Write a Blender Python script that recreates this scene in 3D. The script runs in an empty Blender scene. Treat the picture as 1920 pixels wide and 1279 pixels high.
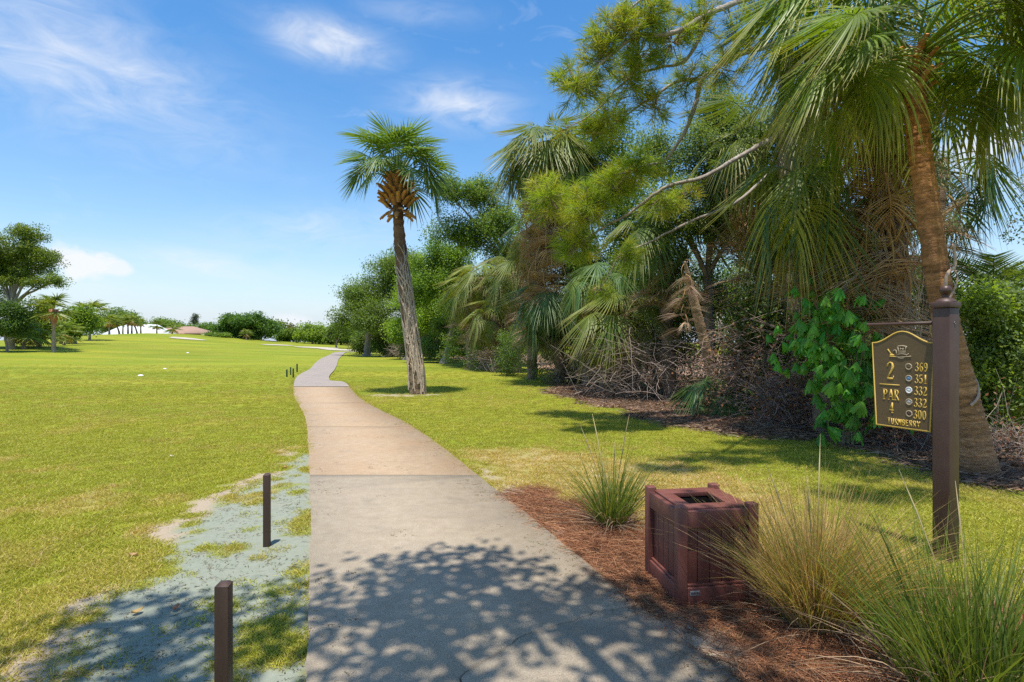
import bpy, bmesh, math
import numpy as np
from mathutils import Vector, Matrix, Euler

S = bpy.context.scene
R = math.radians
# ------------------------------------------------------------------ camera
CAM_H = 1.70
F = 1040.0            # focal length in photo pixels (1920 wide)
HZ = 639.5
cd = bpy.data.cameras.new('camera'); cam = bpy.data.objects.new('camera', cd)
S.collection.objects.link(cam); S.camera = cam
cam.location = (0, 0, CAM_H); cam.rotation_euler = (R(90), 0, 0)
cd.sensor_width = 36.0; cd.lens = 36.0 * F / 1920.0
cd.clip_start = 0.05; cd.clip_end = 3000
# ------------------------------------------------------------------ sun + exposure
SUN_DIR = Vector((0.05, 0.21, -1.0)).normalized()      # way the light travels
sl = bpy.data.lights.new('sun', 'SUN'); so = bpy.data.objects.new('sun', sl)
S.collection.objects.link(so)
sl.energy = 3.5; sl.angle = R(0.53); sl.color = (1.0, 0.955, 0.88)
so.rotation_euler = SUN_DIR.to_track_quat('-Z', 'Y').to_euler(); so.location = (0, -5, 30)
S.view_settings.view_transform = 'Standard'; S.view_settings.look = 'None'
S.view_settings.gamma = 1; S.view_settings.use_curve_mapping = False
S.view_settings.exposure = 0.86
S.render.engine = 'CYCLES'
S.cycles.use_denoising = False
try: S.cycles.denoiser = 'OPENIMAGEDENOISE'
except Exception: pass
S.cycles.max_bounces = 8; S.cycles.diffuse_bounces = 5; S.cycles.glossy_bounces = 2
S.cycles.transmission_bounces = 6; S.cycles.transparent_max_bounces = 4
S.cycles.caustics_reflective = False; S.cycles.caustics_refractive = False

# ------------------------------------------------------------------ node helpers
class NT:
    def __init__(s, tree): s.t = tree; s.n = tree.nodes; s.l = tree.links
    def new(s, typ, **kw):
        n = s.n.new(typ)
        for k, v in kw.items(): setattr(n, k, v)
        return n
    def put(s, sock, v):
        if hasattr(v, 'is_output') or isinstance(v, bpy.types.NodeSocket): s.l.new(v, sock)
        elif v is not None: sock.default_value = v
    def math(s, op, a, b=None, c=None, clamp=False):
        n = s.new('ShaderNodeMath', operation=op, use_clamp=clamp)
        for i, v in enumerate((a, b, c)):
            if v is not None: s.put(n.inputs[i], v)
        return n.outputs[0]
    def mix(s, f, a, b, typ='MIX'):
        n = s.new('ShaderNodeMix', data_type='RGBA', blend_type=typ)
        s.put(n.inputs[0], f)
        for sock, v in ((n.inputs[6], a), (n.inputs[7], b)):
            if isinstance(v, (tuple, list)): sock.default_value = tuple(v) + ((1,) if len(v) == 3 else ())
            else: s.put(sock, v)
        return n.outputs[2]
    def noise(s, vec, scale, detail=3, rough=.55, dist=0):
        n = s.new('ShaderNodeTexNoise'); s.put(n.inputs['Vector'], vec)
        n.inputs['Scale'].default_value = scale; n.inputs['Detail'].default_value = detail
        n.inputs['Roughness'].default_value = rough; n.inputs['Distortion'].default_value = dist
        return n.outputs[0]
    def ramp(s, v, lo, hi, a=0.0, b=1.0):
        n = s.new('ShaderNodeMapRange', clamp=True); s.put(n.inputs[0], v)
        n.inputs[1].default_value = lo; n.inputs[2].default_value = hi
        n.inputs[3].default_value = a; n.inputs[4].default_value = b
        return n.outputs[0]
    def scalevec(s, vec, sc):
        n = s.new('ShaderNodeVectorMath', operation='MULTIPLY'); s.put(n.inputs[0], vec); n.inputs[1].default_value = sc
        return n.outputs[0]
    def attr(s, name, typ='GEOMETRY'):
        return s.new('ShaderNodeAttribute', attribute_name=name, attribute_type=typ)

# ------------------------------------------------------------------ sky
W = bpy.data.worlds.new('World'); S.world = W; W.use_nodes = True
w = NT(W.node_tree); w.n.clear()
out = w.new('ShaderNodeOutputWorld'); bg = w.new('ShaderNodeBackground'); w.l.new(bg.outputs[0], out.inputs[0])
sky = w.new('ShaderNodeTexSky', sky_type='NISHITA', sun_disc=False)
sky.sun_elevation = math.asin(-SUN_DIR.z)
sky.sun_rotation = math.atan2(-SUN_DIR.x, -SUN_DIR.y)
sky.altitude = 0; sky.air_density = 1.15; sky.dust_density = 0.6; sky.ozone_density = 2.2
tc = w.new('ShaderNodeTexCoord'); D = tc.outputs['Generated']
sep = w.new('ShaderNodeSeparateXYZ'); w.l.new(D, sep.inputs[0])
az = w.math('ARCTAN2', sep.outputs[0], sep.outputs[1])
el = w.math('ARCSINE', sep.outputs[2])
comb = w.new('ShaderNodeCombineXYZ'); w.l.new(az, comb.inputs[0]); w.l.new(el, comb.inputs[1])
AE = comb.outputs[0]
streak = w.noise(w.scalevec(AE, (1.0, 3.2, 1)), 2.6, 4, .58, .7)
puff = w.noise(AE, 22, 5, .62, .4)
fine_s = w.noise(w.scalevec(AE, (1.0, 2.6, 1)), 9.0, 5, .62, 1.2)
streak = w.math('ADD', w.math('MULTIPLY', streak, .45), w.math('MULTIPLY', fine_s, .55))
def cloud(px, py, wx, wy, tilt, amp, kind, lo, hi):
    """soft cloud patch at a direction (photo pixels are only the way it was measured)"""
    u0 = math.atan((px - 960) / F); v0 = math.atan((HZ - py) / F * math.cos(u0))
    du = w.math('SUBTRACT', az, u0); dv = w.math('SUBTRACT', el, v0)
    c, s = math.cos(R(tilt)), math.sin(R(tilt))
    a = w.math('ADD', w.math('MULTIPLY', du, c / wx), w.math('MULTIPLY', dv, s / wx))
    b = w.math('ADD', w.math('MULTIPLY', du, -s / wy), w.math('MULTIPLY', dv, c / wy))
    r2 = w.math('ADD', w.math('MULTIPLY', a, a), w.math('MULTIPLY', b, b))
    g = w.math('EXPONENT', w.math('MULTIPLY', r2, -1.0))
    if kind == 's':
        m = w.math('MULTIPLY', g, w.ramp(streak, lo, hi))
    else:
        m = w.ramp(w.math('ADD', g, w.math('MULTIPLY', w.math('SUBTRACT', puff, .5), 1.5)), lo, hi)
        m = w.math('MULTIPLY', m, w.ramp(g, .03, .35))
    return w.math('MULTIPLY', m, amp)
clouds = [(90, 95, .24, .085, -14, .62, 's', .36, .66), (230, 135, .12, .035, 8, .6, 's', .36, .66),
          (610, 78, .095, .030, -4, .95, 's', .36, .66), (860, 198, .10, .036, -5, .85, 's', .36, .66),
          (600, 430, .17, .035, 6, .50, 's', .36, .66), (390, 495, .13, .022, -3, .55, 's', .36, .66),
          (60, 200, .09, .02, 0, .25, 's', .36, .66), (780, 20, .10, .02, 0, .3, 's', .36, .66),
          (150, 492, .047, .026, -10, .95, 'p', .30, .75), (215, 505, .028, .015, 0, .8, 'p', .32, .8),
          (190, 530, .10, .03, 0, .35, 's', .36, .66), (545, 605, .04, .015, 0, .7, 'p', .3, .8),
          (1850, 270, .06, .05, 0, .85, 'p', .3, .9), (1880, 350, .10, .02, 0, .45, 's', .36, .66)]
tot = None
for cdef in clouds:
    m = cloud(*cdef)
    tot = m if tot is None else w.math('MAXIMUM', tot, m)
gen = w.math('MULTIPLY', w.ramp(streak, .54, .80), .30)          # thin cirrus everywhere
tot = w.math('MAXIMUM', tot, gen)
tot = w.math('MULTIPLY', tot, w.ramp(sep.outputs[2], -.02, .03))
hsv = w.new('ShaderNodeHueSaturation'); w.l.new(sky.outputs[0], hsv.inputs['Color'])
hsv.inputs['Saturation'].default_value = 1.36; hsv.inputs['Value'].default_value = 1.25
hz = w.math('EXPONENT', w.math('MULTIPLY', w.math('MAXIMUM', sep.outputs[2], 0.0), -7.5))       # pale humid air low down, all the way round
col = w.mix(w.math('MULTIPLY', hz, .90), hsv.outputs[0], (3.9, 4.6, 6.0))
col = w.mix(tot, col, (5.9, 6.1, 6.45))
w.l.new(col, bg.inputs[0]); bg.inputs[1].default_value = 0.088
W.cycles.sampling_method = 'MANUAL'; W.cycles.sample_map_resolution = 256

# ------------------------------------------------------------------ geometry helpers
C = S.collection
rng = np.random.default_rng(7)
def norm(a): return a / np.maximum(np.linalg.norm(a, axis=-1, keepdims=True), 1e-9)
def mesh(name, V, faces, col=None, smooth=False, uv=None):
    """faces: list of int arrays (M,3) or (M,4); col: per-vertex colour (N,3)"""
    V = np.asarray(V, np.float32); me = bpy.data.meshes.new(name)
    faces = [np.asarray(f, np.int32) for f in faces if len(f)]
    me.vertices.add(len(V)); me.vertices.foreach_set('co', V.ravel())
    li = np.concatenate([f.ravel() for f in faces]); cnt = np.concatenate([np.full(len(f), f.shape[1], np.int32) for f in faces])
    me.loops.add(len(li)); me.loops.foreach_set('vertex_index', li)
    me.polygons.add(len(cnt)); st = np.concatenate([[0], np.cumsum(cnt)[:-1]]).astype(np.int32)
    me.polygons.foreach_set('loop_start', st)
    if smooth: me.polygons.foreach_set('use_smooth', np.ones(len(cnt), bool))
    if col is not None:
        a = me.color_attributes.new('col', 'FLOAT_COLOR', 'POINT')
        cc = np.ones((len(V), 4), np.float32); cc[:, :3] = col; a.data.foreach_set('color', cc.ravel())
    me.update(calc_edges=True); me.validate()
    return me
def obj(name, data, mat=None, parent=None, loc=None, rot=None, scale=None):
    o = bpy.data.objects.new(name, data); C.objects.link(o)
    if mat is not None and data is not None and hasattr(data, 'materials') and len(data.materials) == 0: data.materials.append(mat)
    if parent is not None: o.parent = parent
    if loc is not None: o.location = loc
    if rot is not None: o.rotation_euler = rot
    if scale is not None: o.scale = (scale,) * 3 if np.isscalar(scale) else scale
    return o
def tag(o, label, cat, group=None):
    o['label'] = label; o['category'] = cat
    if group: o['group'] = group
    return o
def thing(name, label, cat, loc=(0, 0, 0), rotz=0, group=None):
    return tag(obj(name, None, loc=loc, rot=(0, 0, rotz)), label, cat, group)
class B:
    """gathers vertex / face / colour blocks into one mesh"""
    def __init__(s): s.v = []; s.f3 = []; s.f4 = []; s.c = []; s.n = 0
    def add(s, V, F3=None, F4=None, col=(1, 1, 1)):
        V = np.asarray(V, float).reshape(-1, 3); s.v.append(V)
        if F3 is not None and len(F3): s.f3.append(np.asarray(F3) + s.n)
        if F4 is not None and len(F4): s.f4.append(np.asarray(F4) + s.n)
        c = np.asarray(col, float); s.c.append(np.broadcast_to(c, V.shape).copy()); s.n += len(V)
    def mesh(s, name, smooth=False):
        fs = []
        if s.f3: fs.append(np.concatenate(s.f3))
        if s.f4: fs.append(np.concatenate(s.f4))
        return mesh(name, np.concatenate(s.v), fs, np.concatenate(s.c), smooth)
    def tube(s, P, rad, sides=6, col=(1, 1, 1), cap=True, rough=0, rg=rng):
        P = np.asarray(P, float); n = len(P); rad = np.broadcast_to(np.asarray(rad, float), (n,))
        T = norm(np.gradient(P, axis=0)); ref = np.array([0, 0, 1.]) if abs(T[0, 2]) < .8 else np.array([0, 1., 0])
        Bn = norm(np.cross(T, ref)); Nn = np.cross(Bn, T)
        a = np.arange(sides) * 2 * np.pi / sides
        rr = rad[:, None] * (1 + rough * rg.normal(size=(n, sides)))
        V = P[:, None] + rr[..., None] * (np.cos(a)[None, :, None] * Bn[:, None] + np.sin(a)[None, :, None] * Nn[:, None])
        i = np.arange(n - 1)[:, None] * sides; j = np.arange(sides)[None]; k = (j + 1) % sides
        F4 = np.stack([i + j, i + k, i + sides + k, i + sides + j], -1).reshape(-1, 4)
        cc = np.asarray(col, float)
        if cc.ndim == 2: cc = np.repeat(cc, sides, 0)
        V = V.reshape(-1, 3); F3 = []
        if cap:
            V = np.concatenate([V, P[[-1]]]); b = (n - 1) * sides
            F3 = [(b + q, b + (q + 1) % sides, len(V) - 1) for q in range(sides)]
            if cc.ndim == 2: cc = np.concatenate([cc, cc[[-1]]])
        s.add(V, F3, F4, cc)
    def box(s, x0, x1, y0, y1, z0, z1, col=(1, 1, 1)):
        V = [(x, y, z) for z in (z0, z1) for y in (y0, y1) for x in (x0, x1)]
        s.add(V, None, [(0, 2, 3, 1), (4, 5, 7, 6), (0, 1, 5, 4), (2, 6, 7, 3), (0, 4, 6, 2), (1, 3, 7, 5)], col)
    def leaves(s, P, Dv, N, L, Wd, col, fold=.12):
        """rhombus leaves: base P, direction Dv, normal N"""
        Dv = norm(Dv); Sd = norm(np.cross(Dv, N)); N2 = np.cross(Sd, Dv)
        L = np.broadcast_to(np.asarray(L, float), (len(P),))[:, None]; Wd = np.broadcast_to(np.asarray(Wd, float), (len(P),))[:, None]
        m = P + Dv * L * .45 + N2 * Wd * fold
        V = np.stack([P, m + Sd * Wd * .5, P + Dv * L, m - Sd * Wd * .5], 1).reshape(-1, 3)
        i = np.arange(len(P))[:, None] * 4
        F3 = np.concatenate([i + [0, 2, 1], i + [0, 3, 2]])
        s.add(V, F3, None, np.repeat(np.broadcast_to(col, (len(P), 3)), 4, 0))
    def blades(s, P, Dv, L, Wd, bend, col, tipcol=None, k=4, rg=rng, bdir=None):
        """thin curved strips: base P, start direction Dv, bending by `bend` towards bdir/gravity"""
        n = len(P); Dv = norm(Dv); L = np.broadcast_to(L, (n,)); Wd = np.broadcast_to(Wd, (n,)); bend = np.broadcast_to(bend, (n,))
        h = Dv * [1, 1, 0]; hn = norm(h + 1e-4 * rg.normal(size=h.shape) * [1, 1, 0])
        t = np.linspace(0, 1, k + 1)
        if bdir is None: bdir = norm(hn * .75 + np.array([0, 0, -.65]))
        pts = P[:, None] + Dv[:, None] * (L[:, None] * t)[..., None] + bdir[:, None] * (L * bend)[:, None, None] * (t ** 2)[None, :, None]
        Sd = norm(np.cross(Dv, rg.normal(size=(n, 3))))
        wt = np.interp(t, [0, .3, 1], [.8, 1, .06])
        off = Sd[:, None] * (Wd[:, None] * wt[None] * .5)[..., None]
        V = np.stack([pts + off, pts - off], 2).reshape(-1, 3)
        i = (np.arange(n) * (k + 1) * 2)[:, None] + (np.arange(k) * 2)[None]; i = i.reshape(-1, 1)
        F4 = i + [0, 1, 3, 2]
        col = np.broadcast_to(col, (n, 3)); tipcol = col if tipcol is None else np.broadcast_to(tipcol, (n, 3))
        cc = col[:, None] * (1 - t)[None, :, None] + tipcol[:, None] * t[None, :, None]
        s.add(V, None, F4, np.repeat(cc, 2, 1).reshape(-1, 3))

def P3(px, py, d): return np.array([(px - 960) / F * d, d, CAM_H - (py - HZ) / F * d])
def smooth(x, a, b):
    t = np.clip((np.asarray(x, float) - a) / (b - a), 0, 1); return t * t * (3 - 2 * t)
_perm = np.random.default_rng(3).random((256, 256))
def vnoise(x, y):
    xi = np.floor(x).astype(int); yi = np.floor(y).astype(int); fx = x - xi; fy = y - yi
    fx = fx * fx * (3 - 2 * fx); fy = fy * fy * (3 - 2 * fy); g = lambda a, b: _perm[a & 255, b & 255]
    return (g(xi, yi) * (1 - fx) + g(xi + 1, yi) * fx) * (1 - fy) + (g(xi, yi + 1) * (1 - fx) + g(xi + 1, yi + 1) * fx) * fy
def fbm(x, y, sc, o=4):
    v = 0; a = .5; t = 0
    for i in range(o): v = v + a * vnoise(x * sc + 17.3 * i, y * sc - 9.1 * i); t += a; a *= .55; sc *= 2.03
    return v / t
def ground_z(x, y):
    x = np.asarray(x, float); y = np.asarray(y, float)
    z = 1.25 * smooth(y, 28, 62) * smooth(-x, 12, 58)
    z = z + 2.0 * np.exp(-((x + 70) / 11.5) ** 2 / 2 - ((y - 110) / 17) ** 2 / 2)
    z = z + .10 * (fbm(x, y, .07) - .5) * smooth(np.hypot(x + 12, y - 10), 14, 30) * smooth(-x, 8, 25)
    z = z - .5 * smooth(y, 150, 220)
    return z
def hit(px, py):
    """world point of the ground seen at a photo pixel"""
    d = np.concatenate([np.linspace(1, 40, 800), np.linspace(40, 260, 1200)]); x = (px - 960) / F * d
    yy = HZ + (CAM_H - ground_z(x, d)) * F / d
    k = np.nonzero(yy <= py)[0]; k = k[0] if len(k) else len(d) - 1
    return np.array([x[k], d[k], float(ground_z(x[k], d[k]))])
def G(px, py):
    d = CAM_H * F / (py - HZ); return np.array([(px - 960) / F * d, d])
def poly_sd(P, poly):
    """signed distance (positive inside) from points (N,2) to polygon"""
    poly = np.asarray(poly, float); A = poly; Bq = np.roll(poly, -1, 0); dm = np.full(len(P), 1e9); ins = np.zeros(len(P), bool)
    for a, b in zip(A, Bq):
        ab = b - a; t = np.clip(((P - a) @ ab) / max(ab @ ab, 1e-9), 0, 1); q = a + t[:, None] * ab
        dm = np.minimum(dm, np.hypot(*(P - q).T))
        c = ((a[1] > P[:, 1]) != (b[1] > P[:, 1])); 
        xs = (b[0] - a[0]) * (P[:, 1] - a[1]) / (b[1] - a[1] if b[1] != a[1] else 1e-9) + a[0]
        ins ^= c & (P[:, 0] < xs)
    return np.where(ins, dm, -dm)

# ------------------------------------------------------------------ materials
def newmat(name):
    m = bpy.data.materials.new(name); m.use_nodes = True; t = NT(m.node_tree)
    b = t.n['Principled BSDF']; return m, t, b
def bump(t, b, h, strength, dist):
    n = t.new('ShaderNodeBump'); n.inputs['Strength'].default_value = strength; n.inputs['Distance'].default_value = dist
    t.put(n.inputs['Height'], h); t.l.new(n.outputs[0], b.inputs['Normal'])
def leafmat(name, base=(1, 1, 1), trans=.3, rough=.5, spec=.35, tint=(1.25, 1.2, .45)):
    """colour comes from the 'col' vertex attribute (leaf pigment), times base"""
    m, t, b = newmat(name)
    a = t.attr('col').outputs['Color']
    oi = t.new('ShaderNodeObjectInfo')
    h = t.new('ShaderNodeHueSaturation'); t.l.new(a, h.inputs['Color'])
    t.put(h.inputs['Value'], t.ramp(oi.outputs['Random'], 0, 1, .82, 1.18))
    t.put(h.inputs['Hue'], t.ramp(t.math('FRACT', t.math('MULTIPLY', oi.outputs['Random'], 7.31)), 0, 1, .488, .512))
    c = t.mix(1.0, h.outputs[0], base, 'MULTIPLY')
    t.l.new(c, b.inputs['Base Color']); b.inputs['Roughness'].default_value = rough
    b.inputs['Specular IOR Level'].default_value = spec
    tr = t.new('ShaderNodeBsdfTranslucent'); t.l.new(t.mix(1.0, c, tint, 'MULTIPLY'), tr.inputs[0])
    mx = t.new('ShaderNodeMixShader'); mx.inputs[0].default_value = trans
    t.l.new(b.outputs[0], mx.inputs[1]); t.l.new(tr.outputs[0], mx.inputs[2])
    t.l.new(mx.outputs[0], t.n['Material Output'].inputs[0]); return m
def colmat(name, rough=.8, noise=0, nsc=8, amp=.3, bumps=.3, bd=.01, spec=.3, stretch=(1, 1, 1)):
    """vertex-coloured solid surface with object-space grain"""
    m, t, b = newmat(name); a = t.attr('col').outputs['Color']; tcn = t.new('ShaderNodeTexCoord')
    v = t.scalevec(tcn.outputs['Object'], stretch); n = t.noise(v, nsc, 5, .62)
    c = t.mix(1.0, a, t.mix(t.ramp(n, .3, .7), (1.25 * (1 - amp),) * 3, (1.25 * (1 + amp),) * 3), 'MULTIPLY')
    t.l.new(c, b.inputs['Base Color']); b.inputs['Roughness'].default_value = rough
    b.inputs['Specular IOR Level'].default_value = spec
    if bumps: bump(t, b, n, bumps, bd)
    return m
M_leaf = leafmat('broad_leaf', base=(1.95, 2.08, 1.4), trans=.45)
M_frond = leafmat('palm_frond', base=(1.95, 2.0, 1.35), trans=.38, rough=.42, spec=.4)
M_needle = leafmat('pine_needle', base=(1.6, 1.6, 1.4), trans=.45, rough=.5)
M_blade = leafmat('grass_blade', base=(1.5, 1.5, 1.4), trans=.42, rough=.5)
M_dead = leafmat('dead_foliage', base=(1.55, 1.5, 1.45), trans=.25, rough=.8, spec=.15, tint=(1.1, 1, .8))
M_bark = colmat('bark', .9, nsc=9, amp=.38, bumps=.8, bd=.03, stretch=(1, 1, .35))
M_palmbark = colmat('palm_bark', .9, nsc=14, amp=.42, bumps=.9, bd=.025, stretch=(1, 1, 3.0))
M_twig = colmat('dry_twig', .85, nsc=20, amp=.25, bumps=.2)
# ------------------------------------------------------------------ ground masks (world metres)
left_px = [(575, 1500), (576, 1279), (580, 1100), (583, 950), (581, 893), (577, 820), (571, 780), (561, 761.5), (552.5, 746), (550, 731), (552.5, 715.5), (554.7, 710),
           (565.7, 701), (577.7, 695), (591, 681.6), (602, 673), (618, 666), (630, 661)]
right_px = [(1640, 1500), (1370, 1279), (1195, 1140), (1060, 1030), (893, 893), (822, 835), (762, 795), (700, 763.7), (675, 748), (657.6, 730), (646.7, 719),
            (640, 716.6), (623.7, 715.5), (617, 711), (618, 705.7), (626, 696), (631, 687), (635.7, 673), (643, 666), (651, 661)]
EL = np.array([hit(*p)[:2] for p in left_px]); ER = np.array([hit(*p)[:2] for p in right_px])
ex = lambda E, x1: np.concatenate([[[E[0, 0] + (x1 - E[0, 0]) * k, E[0, 1] + (-3 - E[0, 1]) * k] for k in (1, .8, .6, .4, .2)], E])
EL = ex(EL, EL[0, 0] + 1.0); ER = ex(ER, ER[0, 0] + 2.0)
far_dir = np.array([6., 30.]); EL = np.concatenate([EL, EL[-1:] + far_dir]); ER = np.concatenate([ER, ER[-1:] + far_dir])
def dens(E, n=12):
    """Catmull-Rom through the edge points"""
    Q = np.concatenate([2 * E[:1] - E[1:2], E, 2 * E[-1:] - E[-2:-1]]); o = []
    for i in range(1, len(Q) - 2):
        p0, p1, p2, p3 = Q[i - 1:i + 3]
        d01, d12, d23 = [max(np.linalg.norm(b - a), 1e-6) ** .5 for a, b in ((p0, p1), (p1, p2), (p2, p3))]
        m1 = (p1 - p0) / d01 ** 2 - (p2 - p0) / (d01 ** 2 + d12 ** 2) + (p2 - p1) / d12 ** 2
        m2 = (p2 - p1) / d12 ** 2 - (p3 - p1) / (d12 ** 2 + d23 ** 2) + (p3 - p2) / d23 ** 2
        m1 = m1 * d12 ** 2 * .8; m2 = m2 * d12 ** 2 * .8
        for t in np.arange(n) / n:
            o.append((2 * t ** 3 - 3 * t ** 2 + 1) * p1 + (t ** 3 - 2 * t ** 2 + t) * m1 + (-2 * t ** 3 + 3 * t ** 2) * p2 + (t ** 3 - t ** 2) * m2)
    return np.array(o + [E[-1]])
ELd, ERd = dens(EL), dens(ER)
PATH = np.concatenate([ELd, ERd[::-1]])
def gpoly(*pts): return np.array([G(*p) for p in pts])
BLUE = np.concatenate([gpoly((600, 838), (545, 848), (500, 893), (420, 925), (330, 985), (262, 1070), (175, 1135), (95, 1215), (60, 1300), (20, 1500)), [[-1.2, .5], [-.2, .5]], gpoly((640, 1279), (640, 1000))])
MULCH = np.concatenate([gpoly((940, 925), (1000, 918), (1075, 945), (1130, 930), (1200, 985), (1330, 1000), (1450, 1045), (1600, 1090), (1760, 1100), (1960, 1150)), [[6.5, 2.2], [4., .5], [1.0, .5]], gpoly((1250, 1279), (1100, 1150))])
DRY = gpoly((880, 845), (960, 838), (1090, 848), (1250, 868), (1400, 905), (1480, 960), (1500, 1040), (1330, 1020), (1190, 1010), (1090, 965), (960, 935), (925, 900))
LITTER = np.concatenate([gpoly((1020, 738), (1080, 752), (1150, 766), (1230, 800), (1330, 812), (1430, 822), (1560, 828), (1640, 848), (1720, 880), (1800, 905), (1960, 930)), [[30, 5], [30, 70], [-2, 70], [-8, 60], [3., 30]]])
pd_ = hit(782, 739)[:2]
def masks(x, y):
    P = np.stack([x, y], 1); near = (y > -3) & (y < 75) & (np.abs(x) < 40)
    o = {k: np.zeros(len(P)) for k in ('blue', 'sand', 'mulch', 'dry', 'litter', 'path')}
    Q = P[near]; qx, qy = Q.T
    n1 = fbm(qx, qy, 2.2) - .5; n2 = fbm(qx + 40, qy, 7.) - .5; n3 = fbm(qx, qy + 70, .9) - .5
    sp = poly_sd(Q, PATH)
    sb = poly_sd(Q, BLUE) + n1 * .55 + n2 * .22
    grn = smooth(n1 + n2 * .7, -.02, .10) * smooth(qx, -1.95 + (qy - 4) * -.1, -1.3) * .9      # tufts left growing beside the concrete
    grn = np.maximum(grn, smooth(n1 + .9 * n2, .12, .2) * .8)
    blue = smooth(sb, .02, .16) * (1 - grn)
    sand = smooth(sb, -.22, -.05) * (1 - smooth(sb, .05, .2)) * smooth(n1 + n3, -.12, .05)
    sm = poly_sd(Q, MULCH) + n1 * .35 + n2 * .15
    mul = smooth(sm, -.05, .1)
    sdry = poly_sd(Q, DRY) + n1 * .9 + n2 * .3
    dry = smooth(sdry, -.35, .3) * .85
    sl_ = poly_sd(Q, LITTER) + n1 * .8 * smooth(qy, 3, 12) + n2 * .3
    lit = smooth(sl_, -.15, .45)
    dp = np.hypot((qx - pd_[0] + .35) / 1.25, (qy - pd_[1] + .35) / .55)
    sand = np.maximum(sand, smooth(-dp - n1 * .9, -1.0, -.75) * .8)
    sand = np.maximum(sand, smooth(.16 - np.abs(sp + .1) + n1 * .5, 0, .1) * smooth(qx, -.9, -.3) * (qy < 7.5) * smooth(n3, -.05, .1))   # grey sand by the right edge
    spots = smooth(n1 + n3, .20, .30) * .55 * (qy < 9) * smooth(-qx, 1.5, 2.5)
    dry = np.maximum(dry, spots)
    o['path'][near] = smooth(sp, -.02, .02)
    for k, v in (('blue', blue), ('sand', sand), ('mulch', mul), ('dry', dry), ('litter', lit)): o[k][near] = v
    return o
# ------------------------------------------------------------------ ground sheet
def axis(a, b, step, lo, hi, gr):
    c = list(np.arange(a, b + 1e-6, step)); s = step; v = c[-1]; up = []
    while v < hi: s *= gr; v += s; up.append(v)
    s = step; v = c[0]; dn = []
    while v > lo: s *= gr; v -= s; dn.append(v)
    return np.array(dn[::-1] + c + up)
gx = axis(-6.5, 7.5, .055, -420, 420, 1.075); gy = axis(2.0, 11.5, .055, -60, 900, 1.06)
X, Y = np.meshgrid(gx, gy); nx, ny = len(gx), len(gy)
xr, yr = X.ravel(), Y.ravel(); Z = ground_z(xr, yr); mk = masks(xr, yr)
Z = Z + .02 * (fbm(xr, yr, 1.3) - .5) * (1 - mk['path']) + mk['mulch'] * .02 * fbm(xr, yr, 6.) - .03 * mk['path']
i, j = np.meshgrid(np.arange(nx - 1), np.arange(ny - 1)); q = (j * nx + i).ravel()
gm = mesh('ground', np.stack([xr, yr, Z], 1), [np.stack([q, q + 1, q + nx + 1, q + nx], 1)], smooth=True)
for nme in ('blue', 'sand', 'mulch', 'dry', 'litter'):
    gm.attributes.new(nme, 'FLOAT', 'POINT').data.foreach_set('value', mk[nme].astype(np.float32))
m, t, b = newmat('ground_surface'); tcn = t.new('ShaderNodeTexCoord'); O = tcn.outputs['Object']
fine = t.noise(O, 90, 3, .7); med = t.noise(O, 16, 4, .6); big = t.noise(O, 1.1, 4, .6); huge = t.noise(t.scalevec(O, (.45, 1.5, 1)), .13, 4, .6)
band = t.noise(t.scalevec(O, (.22, .7, 1)), .35, 4, .6)
g1 = t.mix(t.ramp(med, .3, .7), (0.171, 0.185, 0.017), (0.250, 0.259, 0.027))
g1 = t.mix(t.math('MULTIPLY', t.ramp(big, .52, .7), .55), g1, (0.293, 0.265, 0.050))
g1 = t.mix(t.math('MULTIPLY', t.ramp(huge, .42, .62), .55), g1, (0.132, 0.210, 0.012))
g1 = t.mix(t.math('MULTIPLY', t.ramp(huge, .60, .70), .4), g1, (0.282, 0.222, 0.051))
g1 = t.mix(1.0, g1, t.mix(t.ramp(fine, .3, .7), (.62,) * 3, (1.3,) * 3), 'MULTIPLY')
g1 = t.mix(1.0, g1, t.mix(t.ramp(band, .35, .65), (.95, .97, .93), (1.16, 1.12, 1.1)), 'MULTIPLY')
dryc = t.mix(t.ramp(med, .3, .7), (0.311, 0.223, 0.099), (0.456, 0.343, 0.177)); g1 = t.mix(1.0, g1, t.mix(t.ramp(band, .35, .65), (.95, .97, .93), (1.16, 1.12, 1.1)), 'MULTIPLY')
dryc = t.mix(t.math('MULTIPLY', t.ramp(big, .45, .62), .5), dryc, (0.234, 0.244, 0.049))
mulc = t.mix(t.ramp(fine, .3, .7), (0.159, 0.063, 0.029), (0.366, 0.165, 0.079)); mulc = t.mix(t.math('MULTIPLY', t.ramp(med, .45, .7), .6), mulc, (0.244, 0.171, 0.110))
litc = t.mix(t.ramp(med, .3, .7), (0.171, 0.098, 0.059), (0.378, 0.232, 0.152)); litc = t.mix(t.math('MULTIPLY', t.ramp(big, .5, .66), .5), litc, (0.268, 0.232, 0.122))
bluc = t.mix(t.ramp(med, .3, .75), (.232, .250, .192), (.280, .296, .230)); bluc = t.mix(t.math('MULTIPLY', t.ramp(fine, .60, .72), .55), bluc, (.17, .20, .12))
bluc = t.mix(t.math('MULTIPLY', t.ramp(big, .55, .72), .6), bluc, (.31, .285, .215))
sanc = t.mix(t.ramp(fine, .3, .7), (0.311, 0.244, 0.166), (0.436, 0.353, 0.259))
c = g1
for nme, cc in (('dry', dryc), ('litter', litc), ('mulch', mulc), ('sand', sanc), ('blue', bluc)):
    c = t.mix(t.attr(nme).outputs['Fac'], c, cc)
t.l.new(c, b.inputs['Base Color']); b.inputs['Roughness'].default_value = .95; b.inputs['Specular IOR Level'].default_value = .1
bump(t, b, t.math('ADD', fine, med), .5, .02)
o = obj('ground', gm, m); o['kind'] = 'structure'

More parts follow.
